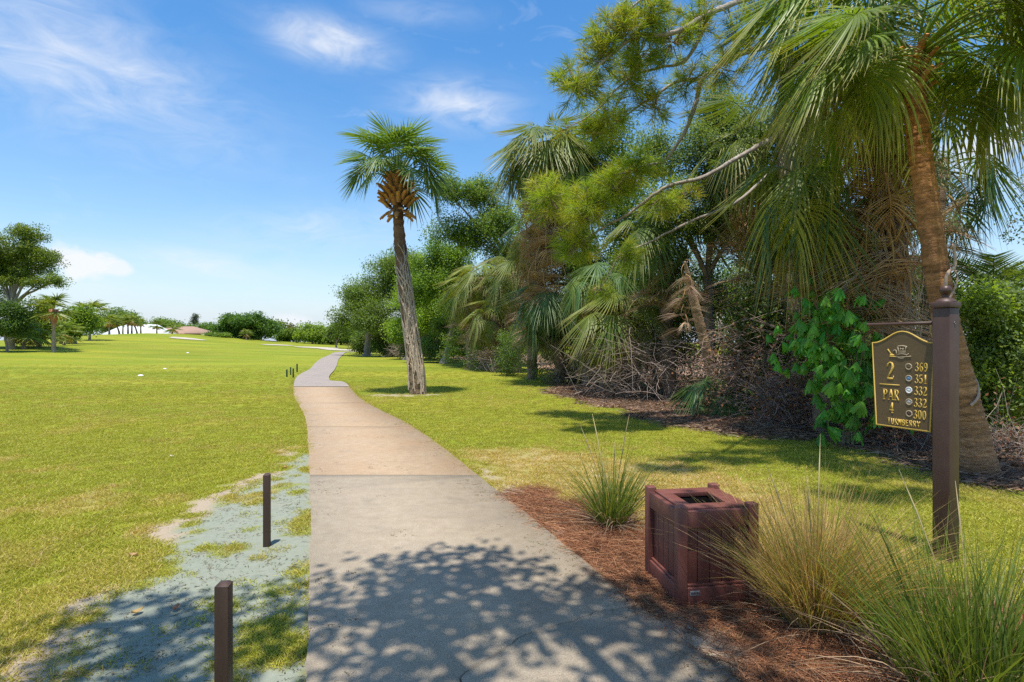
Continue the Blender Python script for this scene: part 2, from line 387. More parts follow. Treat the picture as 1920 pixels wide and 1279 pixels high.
# ------------------------------------------------------------------ cart path
def slabmat(name, c1, c2, stain):
    m, t, b = newmat(name); O = t.new('ShaderNodeTexCoord').outputs['Object']
    f = t.noise(O, 130, 2, .7); md = t.noise(O, 9, 5, .65); bg_ = t.noise(O, .9, 4, .6)
    c = t.mix(t.ramp(md, .3, .72), c1, c2); c = t.mix(t.math('MULTIPLY', t.ramp(bg_, .45, .7), .6), c, stain)
    c = t.mix(1.0, c, t.mix(t.ramp(f, .32, .68), (.72,) * 3, (1.2,) * 3), 'MULTIPLY')
    st = t.noise(O, 2.3, 5, .7, .6); c = t.mix(t.math('MULTIPLY', t.ramp(st, .56, .70), .30), c, (.17, .145, .115)); c = t.mix(t.math('MULTIPLY', t.ramp(t.noise(t.scalevec(O, (1, .35, 1)), 5, 4, .7), .6, .75), .25), c, (.46, .40, .31))
    vor = t.new('ShaderNodeTexVoronoi'); t.l.new(O, vor.inputs['Vector']); vor.inputs['Scale'].default_value = 60
    c = t.mix(t.math('MULTIPLY', t.ramp(vor.outputs['Distance'], .10, .16, 1, 0), t.ramp(t.noise(O, 23, 2), .5, .6)), c, (.16, .14, .12))
    t.l.new(c, b.inputs['Base Color']); b.inputs['Roughness'].default_value = .9; b.inputs['Specular IOR Level'].default_value = .2
    bump(t, b, t.math('ADD', f, md), .25, .006); return m
M_s1 = slabmat('concrete_grey', (.318, .254, .176), (.388, .318, .228), (.285, .235, .175))
M_s2 = slabmat('concrete_warm', (.365, .260, .160), (.440, .326, .214), (.400, .258, .145))
M_s3 = slabmat('asphalt_worn', (.285, .240, .200), (.350, .300, .255), (.240, .210, .190))
path = obj('cart_path', None); path['kind'] = 'structure'
PT = .022
def at_y(E, y):
    k = np.argsort(E[:, 1], kind='stable'); return np.array([np.interp(y, E[k, 1], E[k, 0]), y])
def slab(name, poly, mat, top=PT, thick=.12):
    from mathutils.geometry import delaunay_2d_cdt
    n = len(poly); vo, eo, fo, *_ = delaunay_2d_cdt([Vector((float(p[0]), float(p[1]))) for p in poly], [], [list(range(n))], 1, 1e-5)
    V = np.array([(v.x, v.y, top) for v in vo]); F3 = [tuple(f) for f in fo if len(f) == 3]
    F3 = [f if np.cross(V[f[1]] - V[f[0]], V[f[2]] - V[f[0]])[2] > 0 else f[::-1] for f in F3]
    use = {}
    for f in F3:
        for a, b in ((f[0], f[1]), (f[1], f[2]), (f[2], f[0])): use[(a, b)] = 1
    m_ = len(V); side = [(b, a, a + m_, b + m_) for (a, b) in use if (b, a) not in use]
    me = mesh(name, np.concatenate([V, V - [0, 0, thick]]), [np.array(F3), np.array(side)])
    return obj(name, me, mat, path)
def edges(y0, y1, gap=.006):
    l = ELd[(ELd[:, 1] > y0 + gap) & (ELd[:, 1] < y1 - gap)]; r = ERd[(ERd[:, 1] > y0 + gap) & (ERd[:, 1] < y1 - gap)]
    jl = lambda E: E + np.stack([rng.normal(0, .006, len(E)), np.zeros(len(E))], 1)
    return np.concatenate([[at_y(ELd, y0 + gap)], jl(l), [at_y(ELd, y1 - gap)]]), np.concatenate([[at_y(ERd, y0 + gap)], jl(r), [at_y(ERd, y1 - gap)]])
yj = G(700, 893.5)[1]
l, r = edges(-2.9, yj)
# the crack runs from under the camera to the right edge
ck = [np.array([1.25, -2.89]), np.array([.42, .4]), np.array([.0, 1.9])] + [G(*p) for p in ((862, 1279), (905, 1247), (945, 1222), (985, 1197), (1010, 1190), (1050, 1176), (1090, 1163), (1130, 1150), (1165, 1146))]
ce = at_y(ERd, G(1197, 1141)[1]); ck.append(ce)
cz = [ck[0]]
for a, bq in zip(ck[:-1], ck[1:]):
    n = max(2, int(np.linalg.norm(bq - a) / .05)); 
    for s_ in np.arange(1, n + 1) / n: cz.append(a + (bq - a) * s_ + (rng.normal(0, .008, 2) if s_ < 1 else 0))
cz = np.array(cz); kr = r[r[:, 1] > ce[1] + .01]; kl = r[r[:, 1] < ce[1] - .01]
nrm = norm(np.stack([-np.gradient(cz[:, 1]), np.gradient(cz[:, 0])], 1)) * (.0038 + .0036 * rng.random((len(cz), 1)))
slab('concrete_slab', np.concatenate([l[::-1], cz + nrm, kr]), M_s1)
slab('concrete_slab', np.concatenate([cz - nrm, kl[::-1]]), M_s1, top=PT - .001)
# hairline crack strip is a shallow recess: a thin dark-floored groove is left out of the top by a raised lip pair
for y0, y1, mt in ((yj, 10.9, M_s2), (10.9, 15.2, M_s2), (15.2, 20.4, M_s2)):
    l, r = edges(y0, y1); slab('concrete_slab', np.concatenate([l, r[::-1]]), mt, top=PT + .001 * (y0 > 10))
# far stretch follows the land
ul = ELd[ELd[:, 1] > 20.4]; ur = ERd[ERd[:, 1] > 20.4]
def resample(E, n):
    s_ = np.concatenate([[0], np.cumsum(np.hypot(*np.diff(E, axis=0).T))]); q = np.linspace(0, s_[-1], n); return np.stack([np.interp(q, s_, E[:, 0]), np.interp(q, s_, E[:, 1])], 1)
# match stations by depth so that the widened pull-off keeps its shape
ul = np.concatenate([[at_y(ELd, 20.406)], ul]); ur = np.concatenate([[at_y(ERd, 20.406)], ur])
poly = np.concatenate([ul, ur[::-1]]); bm = bmesh.new()
vs = [bm.verts.new((p[0], p[1], float(ground_z(p[0], p[1])) + .035)) for p in poly]; bm.faces.new(vs)
bmesh.ops.triangulate(bm, faces=bm.faces[:]); bmesh.ops.recalc_face_normals(bm, faces=bm.faces)
me = bpy.data.meshes.new('asphalt_stretch'); bm.to_mesh(me); bm.free()
if sum(p.normal.z for p in me.polygons) < 0: me.flip_normals()
far_path = obj('asphalt_stretch', me, M_s3, path)

# bunkers: pale sand sheets lying on the land
ms, t, b = newmat('bunker_sand'); O = t.new('ShaderNodeTexCoord').outputs['Object']
t.l.new(t.mix(t.ramp(t.noise(O, .8, 4), .3, .7), (0.400, 0.336, 0.256), (0.496, 0.432, 0.336)), b.inputs['Base Color']); b.inputs['Roughness'].default_value = .95
def bunker(px, py, rx, ry, sd):
    c0 = hit(px, py); a = np.linspace(0, 2 * np.pi, 41)[:-1]; rg = np.random.default_rng(sd); k = 1 + .16 * np.sin(a * 2 + sd) + .1 * np.sin(3 * a + 2 * sd)
    V = [(c0[0], c0[1])] + [(c0[0] + rx * f_ * k_ * math.cos(q_), c0[1] + ry * f_ * k_ * math.sin(q_)) for f_ in (.5, 1) for q_, k_ in zip(a, k)]
    V = np.array(V); z = ground_z(V[:, 0], V[:, 1]) + .06; n = 40
    F3 = [(0, 1 + q_, 1 + (q_ + 1) % n) for q_ in range(n)]; F4 = [(1 + q_, 1 + n + q_, 1 + n + (q_ + 1) % n, 1 + (q_ + 1) % n) for q_ in range(n)]
    ob = obj('sand_bunker', mesh('sand_bunker', np.column_stack([V, z]), [np.array(F3), np.array(F4)]), ms); ob['kind'] = 'structure'
bunker(522, 647.5, 2.2, 3.0, 1); bunker(598, 652.5, 3.2, 4.5, 2); bunker(640, 656.5, 3.4, 4.0, 3); bunker(350, 635.5, 3.6, 1.6, 4)
# ------------------------------------------------------------------ painted wood / recycled plastic objects
def paint(name, c1, c2, rough=.45, nsc=14, bd=.002, stretch=(1, 1, .25), spec=.4, dust=None):
    m, t, b = newmat(name); O = t.new('ShaderNodeTexCoord').outputs['Object']
    n = t.noise(t.scalevec(O, stretch), nsc, 5, .65); n2 = t.noise(O, 3.1, 4, .6)
    c = t.mix(t.ramp(n, .3, .72), c1, c2)
    if dust: c = t.mix(t.math('MULTIPLY', t.ramp(n2, .5, .75), .55), c, dust)
    t.l.new(c, b.inputs['Base Color']); t.put(b.inputs['Roughness'], t.ramp(n2, .3, .7, rough - .08, rough + .15)); b.inputs['Specular IOR Level'].default_value = spec
    bump(t, b, n, .25, bd); return m
M_bin = paint('bin_brown', (.140, .044, .032), (.185, .064, .047), .5, dust=(.22, .11, .085))
M_post = paint('post_brown', (.072, .038, .028), (.096, .052, .038), .45, dust=(.115, .075, .057))
M_stake = paint('stake_brown', (.055, .030, .020), (.080, .045, .030), .5)
M_gstake = paint('stake_green', (.02, .05, .02), (.03, .07, .03), .5)
M_black = paint('liner_black', (.004, .004, .004), (.006, .006, .006), .9, spec=.05)
M_board = paint('board_brown', (.125, .080, .034), (.155, .100, .045), .55, stretch=(.3, 1, 1), nsc=30)
M_gold = paint('gold_paint', (.62, .40, .07), (.72, .48, .10), .4, nsc=40, bd=.0005)
M_pale = paint('pale_paint', (.36, .28, .17), (.46, .37, .25), .5, nsc=60, bd=.0005)
M_white = paint('white_paint', (.74, .74, .72), (.82, .82, .80), .4)
M_blue = paint('blue_paint', (.10, .24, .42), (.14, .30, .50), .4)
M_silver = paint('silver_paint', (.40, .38, .34), (.48, .46, .42), .4)
M_steel = paint('steel', (.30, .29, .28), (.38, .37, .36), .35)
def bev(me, w=.004, seg=2):
    bm = bmesh.new(); bm.from_mesh(me); bmesh.ops.bevel(bm, geom=bm.edges[:], offset=w, segments=seg, affect='EDGES', profile=.6); bm.to_mesh(me); bm.free(); return me
def boxm(name, x0, x1, y0, y1, z0, z1, w=.004):
    q = B(); q.box(x0, x1, y0, y1, z0, z1); return bev(q.mesh(name), w)
# ---- litter bin
bn = thing('litter_bin', 'dark red-brown square litter bin with panelled sides and open top beside the path', 'litter bin', (1.287, 3.83, .0), R(8.5)); bn.scale = (1.10, 1.10, 1.05)
HB, s = .615, .25
for sx in (-1, 1):
    for sy in (-1, 1):
        q = B(); c0 = s - .028
        q.box(sx * c0 - .03, sx * c0 + .03, sy * c0 - .03, sy * c0 + .03, -.03, HB); me = bev(q.mesh('corner_post'), .007); obj('corner_post', me, M_bin, bn)
pl = boxm('panel_plank', -.0365, .0365, -.009, .009, .125, .475, .005)
for k, (cx, cy, rz) in enumerate(((0, -1, 0), (1, 0, 90), (0, 1, 180), (-1, 0, 270))):
    rot = (0, 0, R(rz)); place = lambda n_, me, d: obj(n_, me, M_bin, bn, (cx * d, cy * d, 0), rot)
    if k == 0:
        rail_t = boxm('top_rail', -s + .06, s - .06, -.016, .016, .478, .585, .005); rail_b = boxm('bottom_rail', -s + .06, s - .06, -.016, .016, -.01, .118, .005)
        trim = boxm('panel_trim', -s + .06, s - .06, -.008, .008, .119, .135, .003)
    place('top_rail', rail_t, s - .022); place('bottom_rail', rail_b, s - .022); place('panel_trim', trim, s - .026)
    for p_ in range(5):
        u = (p_ - 2) * .0758; dx, dy = (math.cos(R(rz)) * u, math.sin(R(rz)) * u)
        obj('panel_plank', pl, M_bin, bn, (cx * (s - .044) + dx, cy * (s - .044) + dy, 0), rot)
# lid: four boards round a square opening
h_ = .118; z0, z1 = .560, .592; e = s - .045
for nm, a_ in (('lid_board', (-e, e, -e, -h_)), ('lid_board', (-e, e, h_, e)), ('lid_board', (-e, -h_, -h_ + .001, h_ - .001)), ('lid_board', (h_, e, -h_ + .001, h_ - .001))):
    obj(nm, boxm(nm, a_[0], a_[1], a_[2], a_[3], z0, z1, .003), M_bin, bn)
q = B(); a_ = h_ + .006
for x0, x1, y0, y1, zz0, zz1 in ((-a_, a_, -a_, -a_ + .004, .04, .556), (-a_, a_, a_ - .004, a_, .04, .556), (-a_, -a_ + .004, -a_ + .005, a_ - .005, .04, .556), (a_ - .004, a_, -a_ + .005, a_ - .005, .04, .556), (-a_ + .005, a_ - .005, -a_ + .005, a_ - .005, .04, .05)): q.box(x0, x1, y0, y1, zz0, zz1)
obj('liner', q.mesh('liner'), M_black, bn)
pt = obj('maker_plate', boxm('maker_plate', -.175, -.115, -.001, .001, .072, .100, .0008), M_steel, bn, (0, -(s - .022) - .0165, 0))
q = B()
for x_ in np.linspace(-.168, -.122, 6): q.box(x_ - .003, x_ + .003, -.0012, 0, .079, .093)
obj('plate_mark', q.mesh('plate_mark'), M_post, pt, (0, -.0011, 0))

# ---- stroke lettering
GL = {}
GL['2'] = [[(.05, .74, .12), (.09, .88, .08), (.24, .98, .06), (.40, .92, .12), (.46, .76, .17), (.40, .56, .15), (.22, .32, .09), (.06, .10, .07)], [(.03, .06, .12), (.50, .06, .12)], [(.49, .06, .05), (.52, .22, .04)]]
GL['3'] = [[(.06, .82, .11), (.14, .95, .07), (.27, .98, .06), (.40, .88, .13), (.40, .72, .12), (.30, .57, .06), (.18, .54, .05)], [(.20, .54, .05), (.35, .50, .07), (.46, .36, .15), (.46, .20, .15), (.36, .06, .08), (.20, .02, .06), (.08, .08, .08), (.05, .20, .11)]]
GL['6'] = [[(.43, .88, .09), (.30, .97, .05), (.17, .85, .10), (.09, .60, .15), (.09, .33, .15), (.14, .12, .11), (.27, .02, .06), (.40, .10, .11), (.46, .30, .15), (.41, .48, .10), (.28, .57, .06), (.15, .50, .06)]]
GL['9'] = [[(.54 - x, 1 - y, w_) for x, y, w_ in GL['6'][0]]]
GL['5'] = [[(.10, .94, .11), (.46, .94, .11)], [(.13, .92, .06), (.10, .54, .05)], [(.10, .54, .05), (.25, .60, .06), (.40, .52, .11), (.46, .32, .15), (.42, .12, .12), (.28, .03, .06), (.12, .07, .07), (.06, .18, .11)]]
GL['1'] = [[(.27, 0, .15), (.27, 1, .15)], [(.08, .82, .04), (.27, .97, .08)], [(.10, .03, .05), (.44, .03, .05)]]
GL['0'] = [[(.27 + .2 * math.sin(a), .5 - .48 * math.cos(a), .055 + .10 * abs(math.sin(a))) for a in np.linspace(0, 2 * math.pi, 21)]]
GL['4'] = [[(.36, 0, .14), (.36, 1, .14)], [(.36, .97, .05), (.03, .30, .05)], [(.02, .28, .08), (.53, .28, .08)], [(.22, .03, .05), (.50, .03, .05)]]
serif = lambda x, y, r_=.13: [(x - r_, y, .05), (x + r_, y, .05)]
GL['P'] = [[(.14, 0, .14), (.14, 1, .14)], serif(.14, .025), serif(.10, .975, .1), [(.14, .96, .06), (.35, .96, .07), (.47, .84, .13), (.47, .66, .13), (.36, .51, .07), (.14, .49, .05)]]
GL['R'] = GL['P'] + [[(.26, .50, .10), (.50, .04, .13), (.60, .02, .06)]]
GL['A'] = [[(.06, 0, .05), (.28, 1, .06)], [(.29, 1, .13), (.55, 0, .16)], [(.14, .32, .06), (.45, .32, .06)], serif(.06, .025, .09), serif(.54, .025, .11)]
k_ = .15
GL['T'] = [[(.25, 0, k_), (.25, .95, k_)], [(.02, .94, k_), (.48, .94, k_)]]
GL['U'] = [[(.08, 1, k_), (.08, .3, k_), (.14, .1, k_), (.27, .05, k_), (.40, .1, k_), (.46, .3, k_), (.46, 1, k_)]]
GL['N'] = [[(.08, 0, k_), (.08, 1, k_)], [(.46, 0, k_), (.46, 1, k_)], [(.08, .97, k_), (.46, .03, k_)]]
GL['B'] = [[(.08, 0, k_), (.08, 1, k_)], [(.08, .94, k_), (.33, .94, k_), (.42, .82, k_), (.42, .68, k_), (.33, .55, k_), (.08, .54, k_)], [(.08, .06, k_), (.36, .06, k_), (.46, .18, k_), (.46, .38, k_), (.33, .54, k_)]]
GL['E'] = [[(.08, 0, k_), (.08, 1, k_)], [(.08, .93, k_), (.44, .93, k_)], [(.08, .52, k_), (.38, .52, k_)], [(.08, .07, k_), (.44, .07, k_)]]
GL['Y'] = [[(.27, 0, k_), (.27, .5, k_)], [(.02, 1, k_), (.27, .48, k_)], [(.52, 1, k_), (.27, .48, k_)]]
GL['r'] = [[(.08, 0, k_), (.08, 1, k_)], [(.08, .94, k_), (.34, .94, k_), (.44, .82, k_), (.44, .66, k_), (.34, .52, k_), (.08, .50, k_)], [(.24, .5, k_), (.46, 0, k_)]]
def stroke(q, pts, wds, lift, th=.0025):
    """raised ribbon lying in the local xz plane, facing -y"""
    P = np.asarray(pts, float); T = norm(np.gradient(P, axis=0)); N = np.stack([-T[:, 1], T[:, 0]], 1); W_ = np.asarray(wds)[:, None] * .5
    a, b_ = P + N * W_, P - N * W_; n = len(P); y1, y0 = -th - lift, 0
    V = np.concatenate([np.column_stack([p_[:, 0], np.full(n, yy), p_[:, 1]]) for p_, yy in ((a, y1), (b_, y1), (a, y0), (b_, y0))])
    F4 = []
    for k in range(n - 1): F4 += [(k, k + 1, n + k + 1, n + k), (k + 1, k, 2 * n + k, 2 * n + k + 1), (n + k, n + k + 1, 3 * n + k + 1, 3 * n + k)]
    F4 += [(0, n, 3 * n, 2 * n), (2 * n - 1, n - 1, 3 * n - 1, 4 * n - 1)]
    q.add(V, None, F4)
def text(name, s_, x, z, h, cond=1.0, adv=.62, mat=None, parent=None, y=0):
    q = B(); li = 0; cx = 0; wt = (len(s_) - 1) * adv + .54
    for ch in s_:
        for st in GL[ch]:
            st = np.array(st); stroke(q, np.stack([(st[:, 0] + cx - wt / 2) * h * cond, st[:, 1] * h], 1), st[:, 2] * h * (cond * .5 + .5), li * .00012); li = (li + 1) % 9
        cx += adv
    return obj(name, q.mesh(name), mat, parent, (x, y, z))
# ---- hole sign on its post
PX, PY = 3.362, 4.30
sg = thing('hole_sign', 'dark brown square post with ball finial carrying a brown and gold golf hole board', 'sign', (PX, PY, 0), math.atan2(-.922, .387))
hp = .061
post = obj('post', boxm('post', -hp, hp, -hp, hp, -.05, 1.955, .006), M_post, sg)
q = B(); q.box(-hp - .010, hp + .010, -hp - .010, hp + .010, 1.957, 2.000); cap = obj('post_cap', bev(q.mesh('post_cap'), .005), M_post, sg)
prof = [(.070, 2.002), (.066, 2.012), (.040, 2.030), (.024, 2.036), (.020, 2.044), (.026, 2.050), (.018, 2.056)] + [(.0405 * math.sin(a), 2.093 - .0405 * math.cos(a)) for a in np.linspace(.5, math.pi, 10)]
q = B(); q.tube([(0, 0, z_) for r_, z_ in prof], [max(r_, .001) for r_, z_ in prof], 20); obj('finial_ball', q.mesh('finial_ball', True), M_post, cap)
q = B(); q.tube([(0, -hp - .006, 0), (0, -hp + .002, 0)], [.008, .008], 10); 
sc = obj('screw_head', q.mesh('screw_head'), M_steel, sg, (0, 0, 1.84)); sc.rotation_euler = (0, 0, R(90))
q = B(); q.tube([(-.62, 0, 1.842), (-.60, 0, 1.842), (-.3, 0, 1.842), (-hp + .004, 0, 1.842)], [.013, .014, .014, .014], 14); arm = obj('arm', q.mesh('arm', True), M_post, sg)
bc = -.318; zb, zs, zt = .975, 1.690, 1.785
def outline(inset):
    w0, w1 = .222 - inset, .252 - inset; pts = [(-w0, zb + inset), (w0, zb + inset), (w1, zs - inset * .7)]
    for u in np.linspace(1, -1, 25)[1:-1]: pts.append((w1 * u, zs - inset * .9 + (zt - zs) * (.5 + .5 * math.cos(math.pi * u)) ** 1.15))
    pts.append((-w1, zs - inset * .7)); return np.array(pts)
ol = outline(0); n = len(ol)
bm = bmesh.new(); vs = [bm.verts.new((p_[0], -.013, p_[1])) for p_ in ol]; f_ = bm.faces.new(vs); ex = bmesh.ops.extrude_face_region(bm, geom=[f_])
for v in ex['geom']:
    if isinstance(v, bmesh.types.BMVert): v.co.y = .013
bmesh.ops.recalc_face_normals(bm, faces=bm.faces); me = bpy.data.meshes.new('board'); bm.to_mesh(me); bm.free()
board = obj('board', me, M_board, sg, (bc, 0, 0))
YF = -.0132
q = B(); a_, b_ = outline(.001), outline(.012)
V = np.concatenate([np.column_stack([p_[:, 0], np.full(n, yy), p_[:, 1]]) for p_, yy in ((a_, -.003), (b_, -.003), (a_, 0), (b_, 0))]); F4 = []
for k in range(n):
    k2 = (k + 1) % n; F4 += [(k, k2, n + k2, n + k), (n + k, n + k2, 3 * n + k2, 3 * n + k), (k2, k, 2 * n + k, 2 * n + k2)]
q.add(V, None, F4); obj('gold_border', q.mesh('gold_border'), M_gold, board, (0, YF, 0))
text('hole_number', '2', -.095, 1.375, .150, .72, mat=M_gold, parent=board, y=YF)
q = B(); stroke(q, [(-.185, 1.332), (-.02, 1.332)], [.009, .009], 0); obj('divider_line', q.mesh('divider_line'), M_gold, board, (0, YF, 0))
text('par_lettering', 'PAR', -.092, 1.205, .088, .80, .66, M_gold, board, YF)
text('par_number', '4', -.085, 1.095, .088, .78, mat=M_gold, parent=board, y=YF)
text('course_name', 'TURNBErrY', .012, 1.002, .050, .86, .68, M_gold, board, YF)
for k, (s_, mt) in enumerate((('369', M_board), ('351', M_blue), ('332', M_white), ('332', M_silver), ('300', M_post))):
    z_ = 1.490 - k * .096
    text('distance_number', s_, .150 - .003 * k, z_ - .036, .072, .72, .64, M_gold, board, YF)
    dk = obj('tee_disc', None, parent=board, loc=(.052 + .001 * k, YF, z_))
    rn = M_pale if k != 2 else M_white
    a = np.linspace(0, 2 * np.pi, 29); q = B(); stroke(q, np.stack([.0225 * np.cos(a), .0225 * np.sin(a)], 1), [.009] * 29, .0005); obj('ring', q.mesh('ring'), rn, dk)
    q = B(); q.tube([(0, 0, 0), (0, -.002, 0)], [.0185, .0185], 24); obj('disc_face', q.mesh('disc_face'), mt, dk)
# emblem: cart-like tower over waves with a bird's neck and a spray of grass
q = B(); e0 = (-.005, 1.585); li = [0]
def es(pts, w_): stroke(q, [(e0[0] + x / 1000, e0[1] + z / 1000) for x, z in pts], [w_ / 1000] * len(pts), li[0] * .00012); li[0] += 1
es([(-34, 62), (-26, 72), (10, 76), (42, 68), (44, 60)], 9); es([(-34, 60), (-30, 52)], 5); es([(36, 64), (33, 50), (34, 10)], 5); es([(-26, 62), (-25, 8)], 5)
es([(-8, 58), (-8, 32)], 4); es([(14, 58), (14, 34)], 4); es([(-8, 44), (2, 52), (14, 44)], 4); es([(-25, 30), (34, 30)], 6); es([(-25, 17), (34, 17)], 4)
es([(-36, -6), (-20, 6), (5, 9), (30, 5), (48, 0)], 5); es([(-46, -16), (-20, -20), (10, -17), (45, -14), (78, -9)], 6); es([(-24, -25), (0, -29), (22, -24)], 4)
es([(36, -8), (58, 12)], 5); es([(-66, 24), (-62, 36), (-52, 40), (-42, 36), (-40, 16), (-38, -4)], 6)
obj('emblem', q.mesh('emblem'), M_pale, board, (0, YF, 0))
q = B(); li[0] = 0
es([(-112, 46), (-98, 26), (-88, 12), (-80, 0)], 9)
for a_ in (-78, -70, -62, -54): es([(a_ * 1.02 - 12, -12), (a_ * 1.02 - 8, 8 - abs(a_ + 66) * .4)], 8)
es([(-96, -14), (-46, -16)], 7); obj('emblem_grass', q.mesh('emblem_grass'), M_gold, board, (0, YF, 0))

# ---- stakes
sg_ = 'brown stakes along the left edge of the path'
def stake(x, y, h, wd, label, mat, group=None, tilt=(0, 0), rz=8):
    z = float(ground_z(x, y)); q = B(); hw = wd / 2; q.box(-hw, hw, -hw, hw, -.08, h - .012)
    o_ = tag(obj('stake', bev(q.mesh('stake_shaft'), .004), mat, None, (x, y, z), (R(tilt[0]), R(tilt[1]), R(rz))), label, 'stake', group)
    q = B(); V = [(-hw, -hw, h - .012), (hw, -hw, h - .012), (hw, hw, h - .012), (-hw, hw, h - .012)] + [(sx * hw * .55, sy * hw * .55, h) for sx, sy in ((-1, -1), (1, -1), (1, 1), (-1, 1))]
    q.add(V, None, [(4, 5, 6, 7), (0, 1, 5, 4), (1, 2, 6, 5), (2, 3, 7, 6), (3, 0, 4, 7)]); obj('stake_cap', q.mesh('stake_cap'), mat, o_); return o_
stake(-1.315, 2.53, .602, .060, 'slim dark brown square stake in the tree-shaded blue-green sand beside the path', M_stake, rz=6)
x_, y_ = G(500.5, 1023); stake(x_, y_, .60, .052, 'slim dark brown square stake standing in sunlit blue-green sand, casting a short shadow', M_stake, tilt=(0, 0), rz=10)
for k, (px, py, hh, lab) in enumerate(((537.8, 707, .36, 'shortest dark green stake, farthest from the bend of the path'), (545, 703.5, .40, 'dark green stake standing between two others off the bend of the path'), (549.8, 708, .43, 'thick dark green stake right at the corner of the path bend'), (557, 698, .46, 'tallest dark green stake, set apart along the path beyond the bend'))):
    p_ = hit(px, py); stake(p_[0], p_[1], hh, .06, lab, M_gstake, 'green stakes at the bend of the path', rz=k * 17)
# ---- white tee markers on the fairway
for k, (px, py, lab) in enumerate(((264, 705, 'white domed tee marker on the mown grass, lowest on the slope'), (309, 692, 'small white tee marker part way up the mown slope'), (352, 662, 'tiny white tee marker far out on the fairway'))):
    p_ = hit(px, py); r_ = (.13, .10, .13)[k]; q = B()
    pr = [(r_ * math.cos(a), r_ * .55 * math.sin(a)) for a in np.linspace(0, math.pi / 2, 7)]
    q.tube([(0, 0, z_) for _, z_ in [(0, -.02)] + pr], [r_] + [max(a, .004) for a, _ in pr], 14)
    tag(obj('tee_marker', q.mesh('tee_marker', True), M_white, None, tuple(p_), (0, 0, k)), lab, 'tee marker', 'white tee markers on the fairway')
# ------------------------------------------------------------------ palm fronds
def frond_mesh(name, seed, Lp, Lb, n, droop, arc, green, tip, spread=118, dead=0, wing=.25, wmul=1.0, costa=.42, tipd=.25):
    """fan (costapalmate) frond: petiole along +y arcing down, blade of folded segments fanning from a bent midrib"""
    rg = np.random.default_rng(seed); q = B()
    # petiole and midrib in the yz plane
    tt = np.linspace(0, 1, 9); ang = R(arc) * tt ** 1.3
    st = Lp / 8; y = np.concatenate([[0], np.cumsum(np.cos(ang[:-1]) * st)]); z = np.concatenate([[0], -np.cumsum(np.sin(ang[:-1]) * st)])
    pet = np.stack([np.zeros(9), y, z], 1)
    pc = np.array(green) * (1.25, 1.15, .9) if not dead else np.array((.30, .19, .09))
    q.tube(pet, np.linspace(.026, .010, 9), 5, pc, cap=False)
    nc = 7; a0 = R(arc); ca = a0 + np.linspace(0, 1, nc) * R(38 + 40 * droop); cs = costa * Lb / (nc - 1)
    cy = y[-1] + np.concatenate([[0], np.cumsum(np.cos(ca[:-1]) * cs)]); cz_ = z[-1] - np.concatenate([[0], np.cumsum(np.sin(ca[:-1]) * cs)])
    cst = np.stack([np.zeros(nc), cy, cz_], 1); q.tube(cst, np.linspace(.010, .003, nc), 4, pc)
    k = 6; t = np.array([0, .18, .4, .62, .82, 1.0]); step = 2 * spread / n
    for i in range(n):
        a = -spread + (i + .5) * step + rg.normal(0, 1.2); u = abs(a) / spread; sgn = np.sign(a)
        s_ = (1 - u) ** 1.15; base = np.array([0, np.interp(s_, np.linspace(0, 1, nc), cy), np.interp(s_, np.linspace(0, 1, nc), cz_)])
        th = np.interp(s_, np.linspace(0, 1, nc), ca); fw = np.array([0, math.cos(th), -math.sin(th)]); up = np.array([0, math.sin(th), math.cos(th)]); rt = np.array([1., 0, 0])
        rt2 = rt * math.cos(wing * sgn) + up * -math.sin(wing) * sgn * 1.0
        rt2 = np.array([rt2[0], rt2[1], rt2[2]]); 
        if sgn < 0: rt2 = rt * math.cos(wing) + up * math.sin(wing)
        else: rt2 = rt * math.cos(wing) - up * math.sin(wing)
        d = norm(fw * math.cos(R(a)) + rt2 * math.sin(R(a)) + rg.normal(0, .025, 3))
        L = Lb * (1 - .30 * u ** 1.5 - (costa * .35) * (1 - u)) * rg.uniform(.9, 1.06)
        dr = droop * (1 + rg.normal(0, .22)); dn = np.array([0, 0, -1.])
        pts = base + d * (L * t)[:, None] + dn * (L * dr * np.maximum(0, t - .25) ** 1.8)[:, None] * 1.5
        if tipd: pts[-1] += dn * L * tipd * rg.uniform(0, .5); pts[-2] += dn * L * tipd * .1
        if dead: pts = pts + rg.normal(0, .018, pts.shape) * t[:, None]
        nr = norm(np.cross(rt2 if abs(a) < 60 else fw, d)); sd_ = norm(np.cross(d, nr))
        nr = np.cross(sd_, d)
        wmax = 2 * math.tan(R(step) / 2) * L * .42 * 1.08 * wmul
        wd = np.interp(t, [0, .18, .4, .62, .82, 1], [.16, .52, 1, .80, .45, .06]) * wmax
        if dead: wd = wd * rg.uniform(.35, .9)
        fold = wd * .32
        V = np.concatenate([pts + sd_ * (wd * .5)[:, None], pts + nr * fold[:, None], pts - sd_ * (wd * .5)[:, None]])
        F4 = [(r_, r_ + 1, k + r_ + 1, k + r_) for r_ in range(k - 1)] + [(k + r_, k + r_ + 1, 2 * k + r_ + 1, 2 * k + r_) for r_ in range(k - 1)]
        g = np.array(green) * rg.uniform(.82, 1.2); cc = g[None] * (1 - np.clip((t - .45) / .55, 0, 1) ** 1.6)[:, None] + (np.array(tip) * rg.uniform(.7, 1.2))[None] * (np.clip((t - .45) / .55, 0, 1) ** 1.6)[:, None]
        cc = cc * np.where(t < .2, 1.15, 1.0)[:, None]
        q.add(V, None, F4, np.tile(cc, (3, 1)))
    return q.mesh(name)
GR = (.062, .100, .022); GY = (.150, .165, .030); GD = (.045, .082, .028); BR = (.30, .20, .11); GRY = (.27, .20, .145)
FM = {}
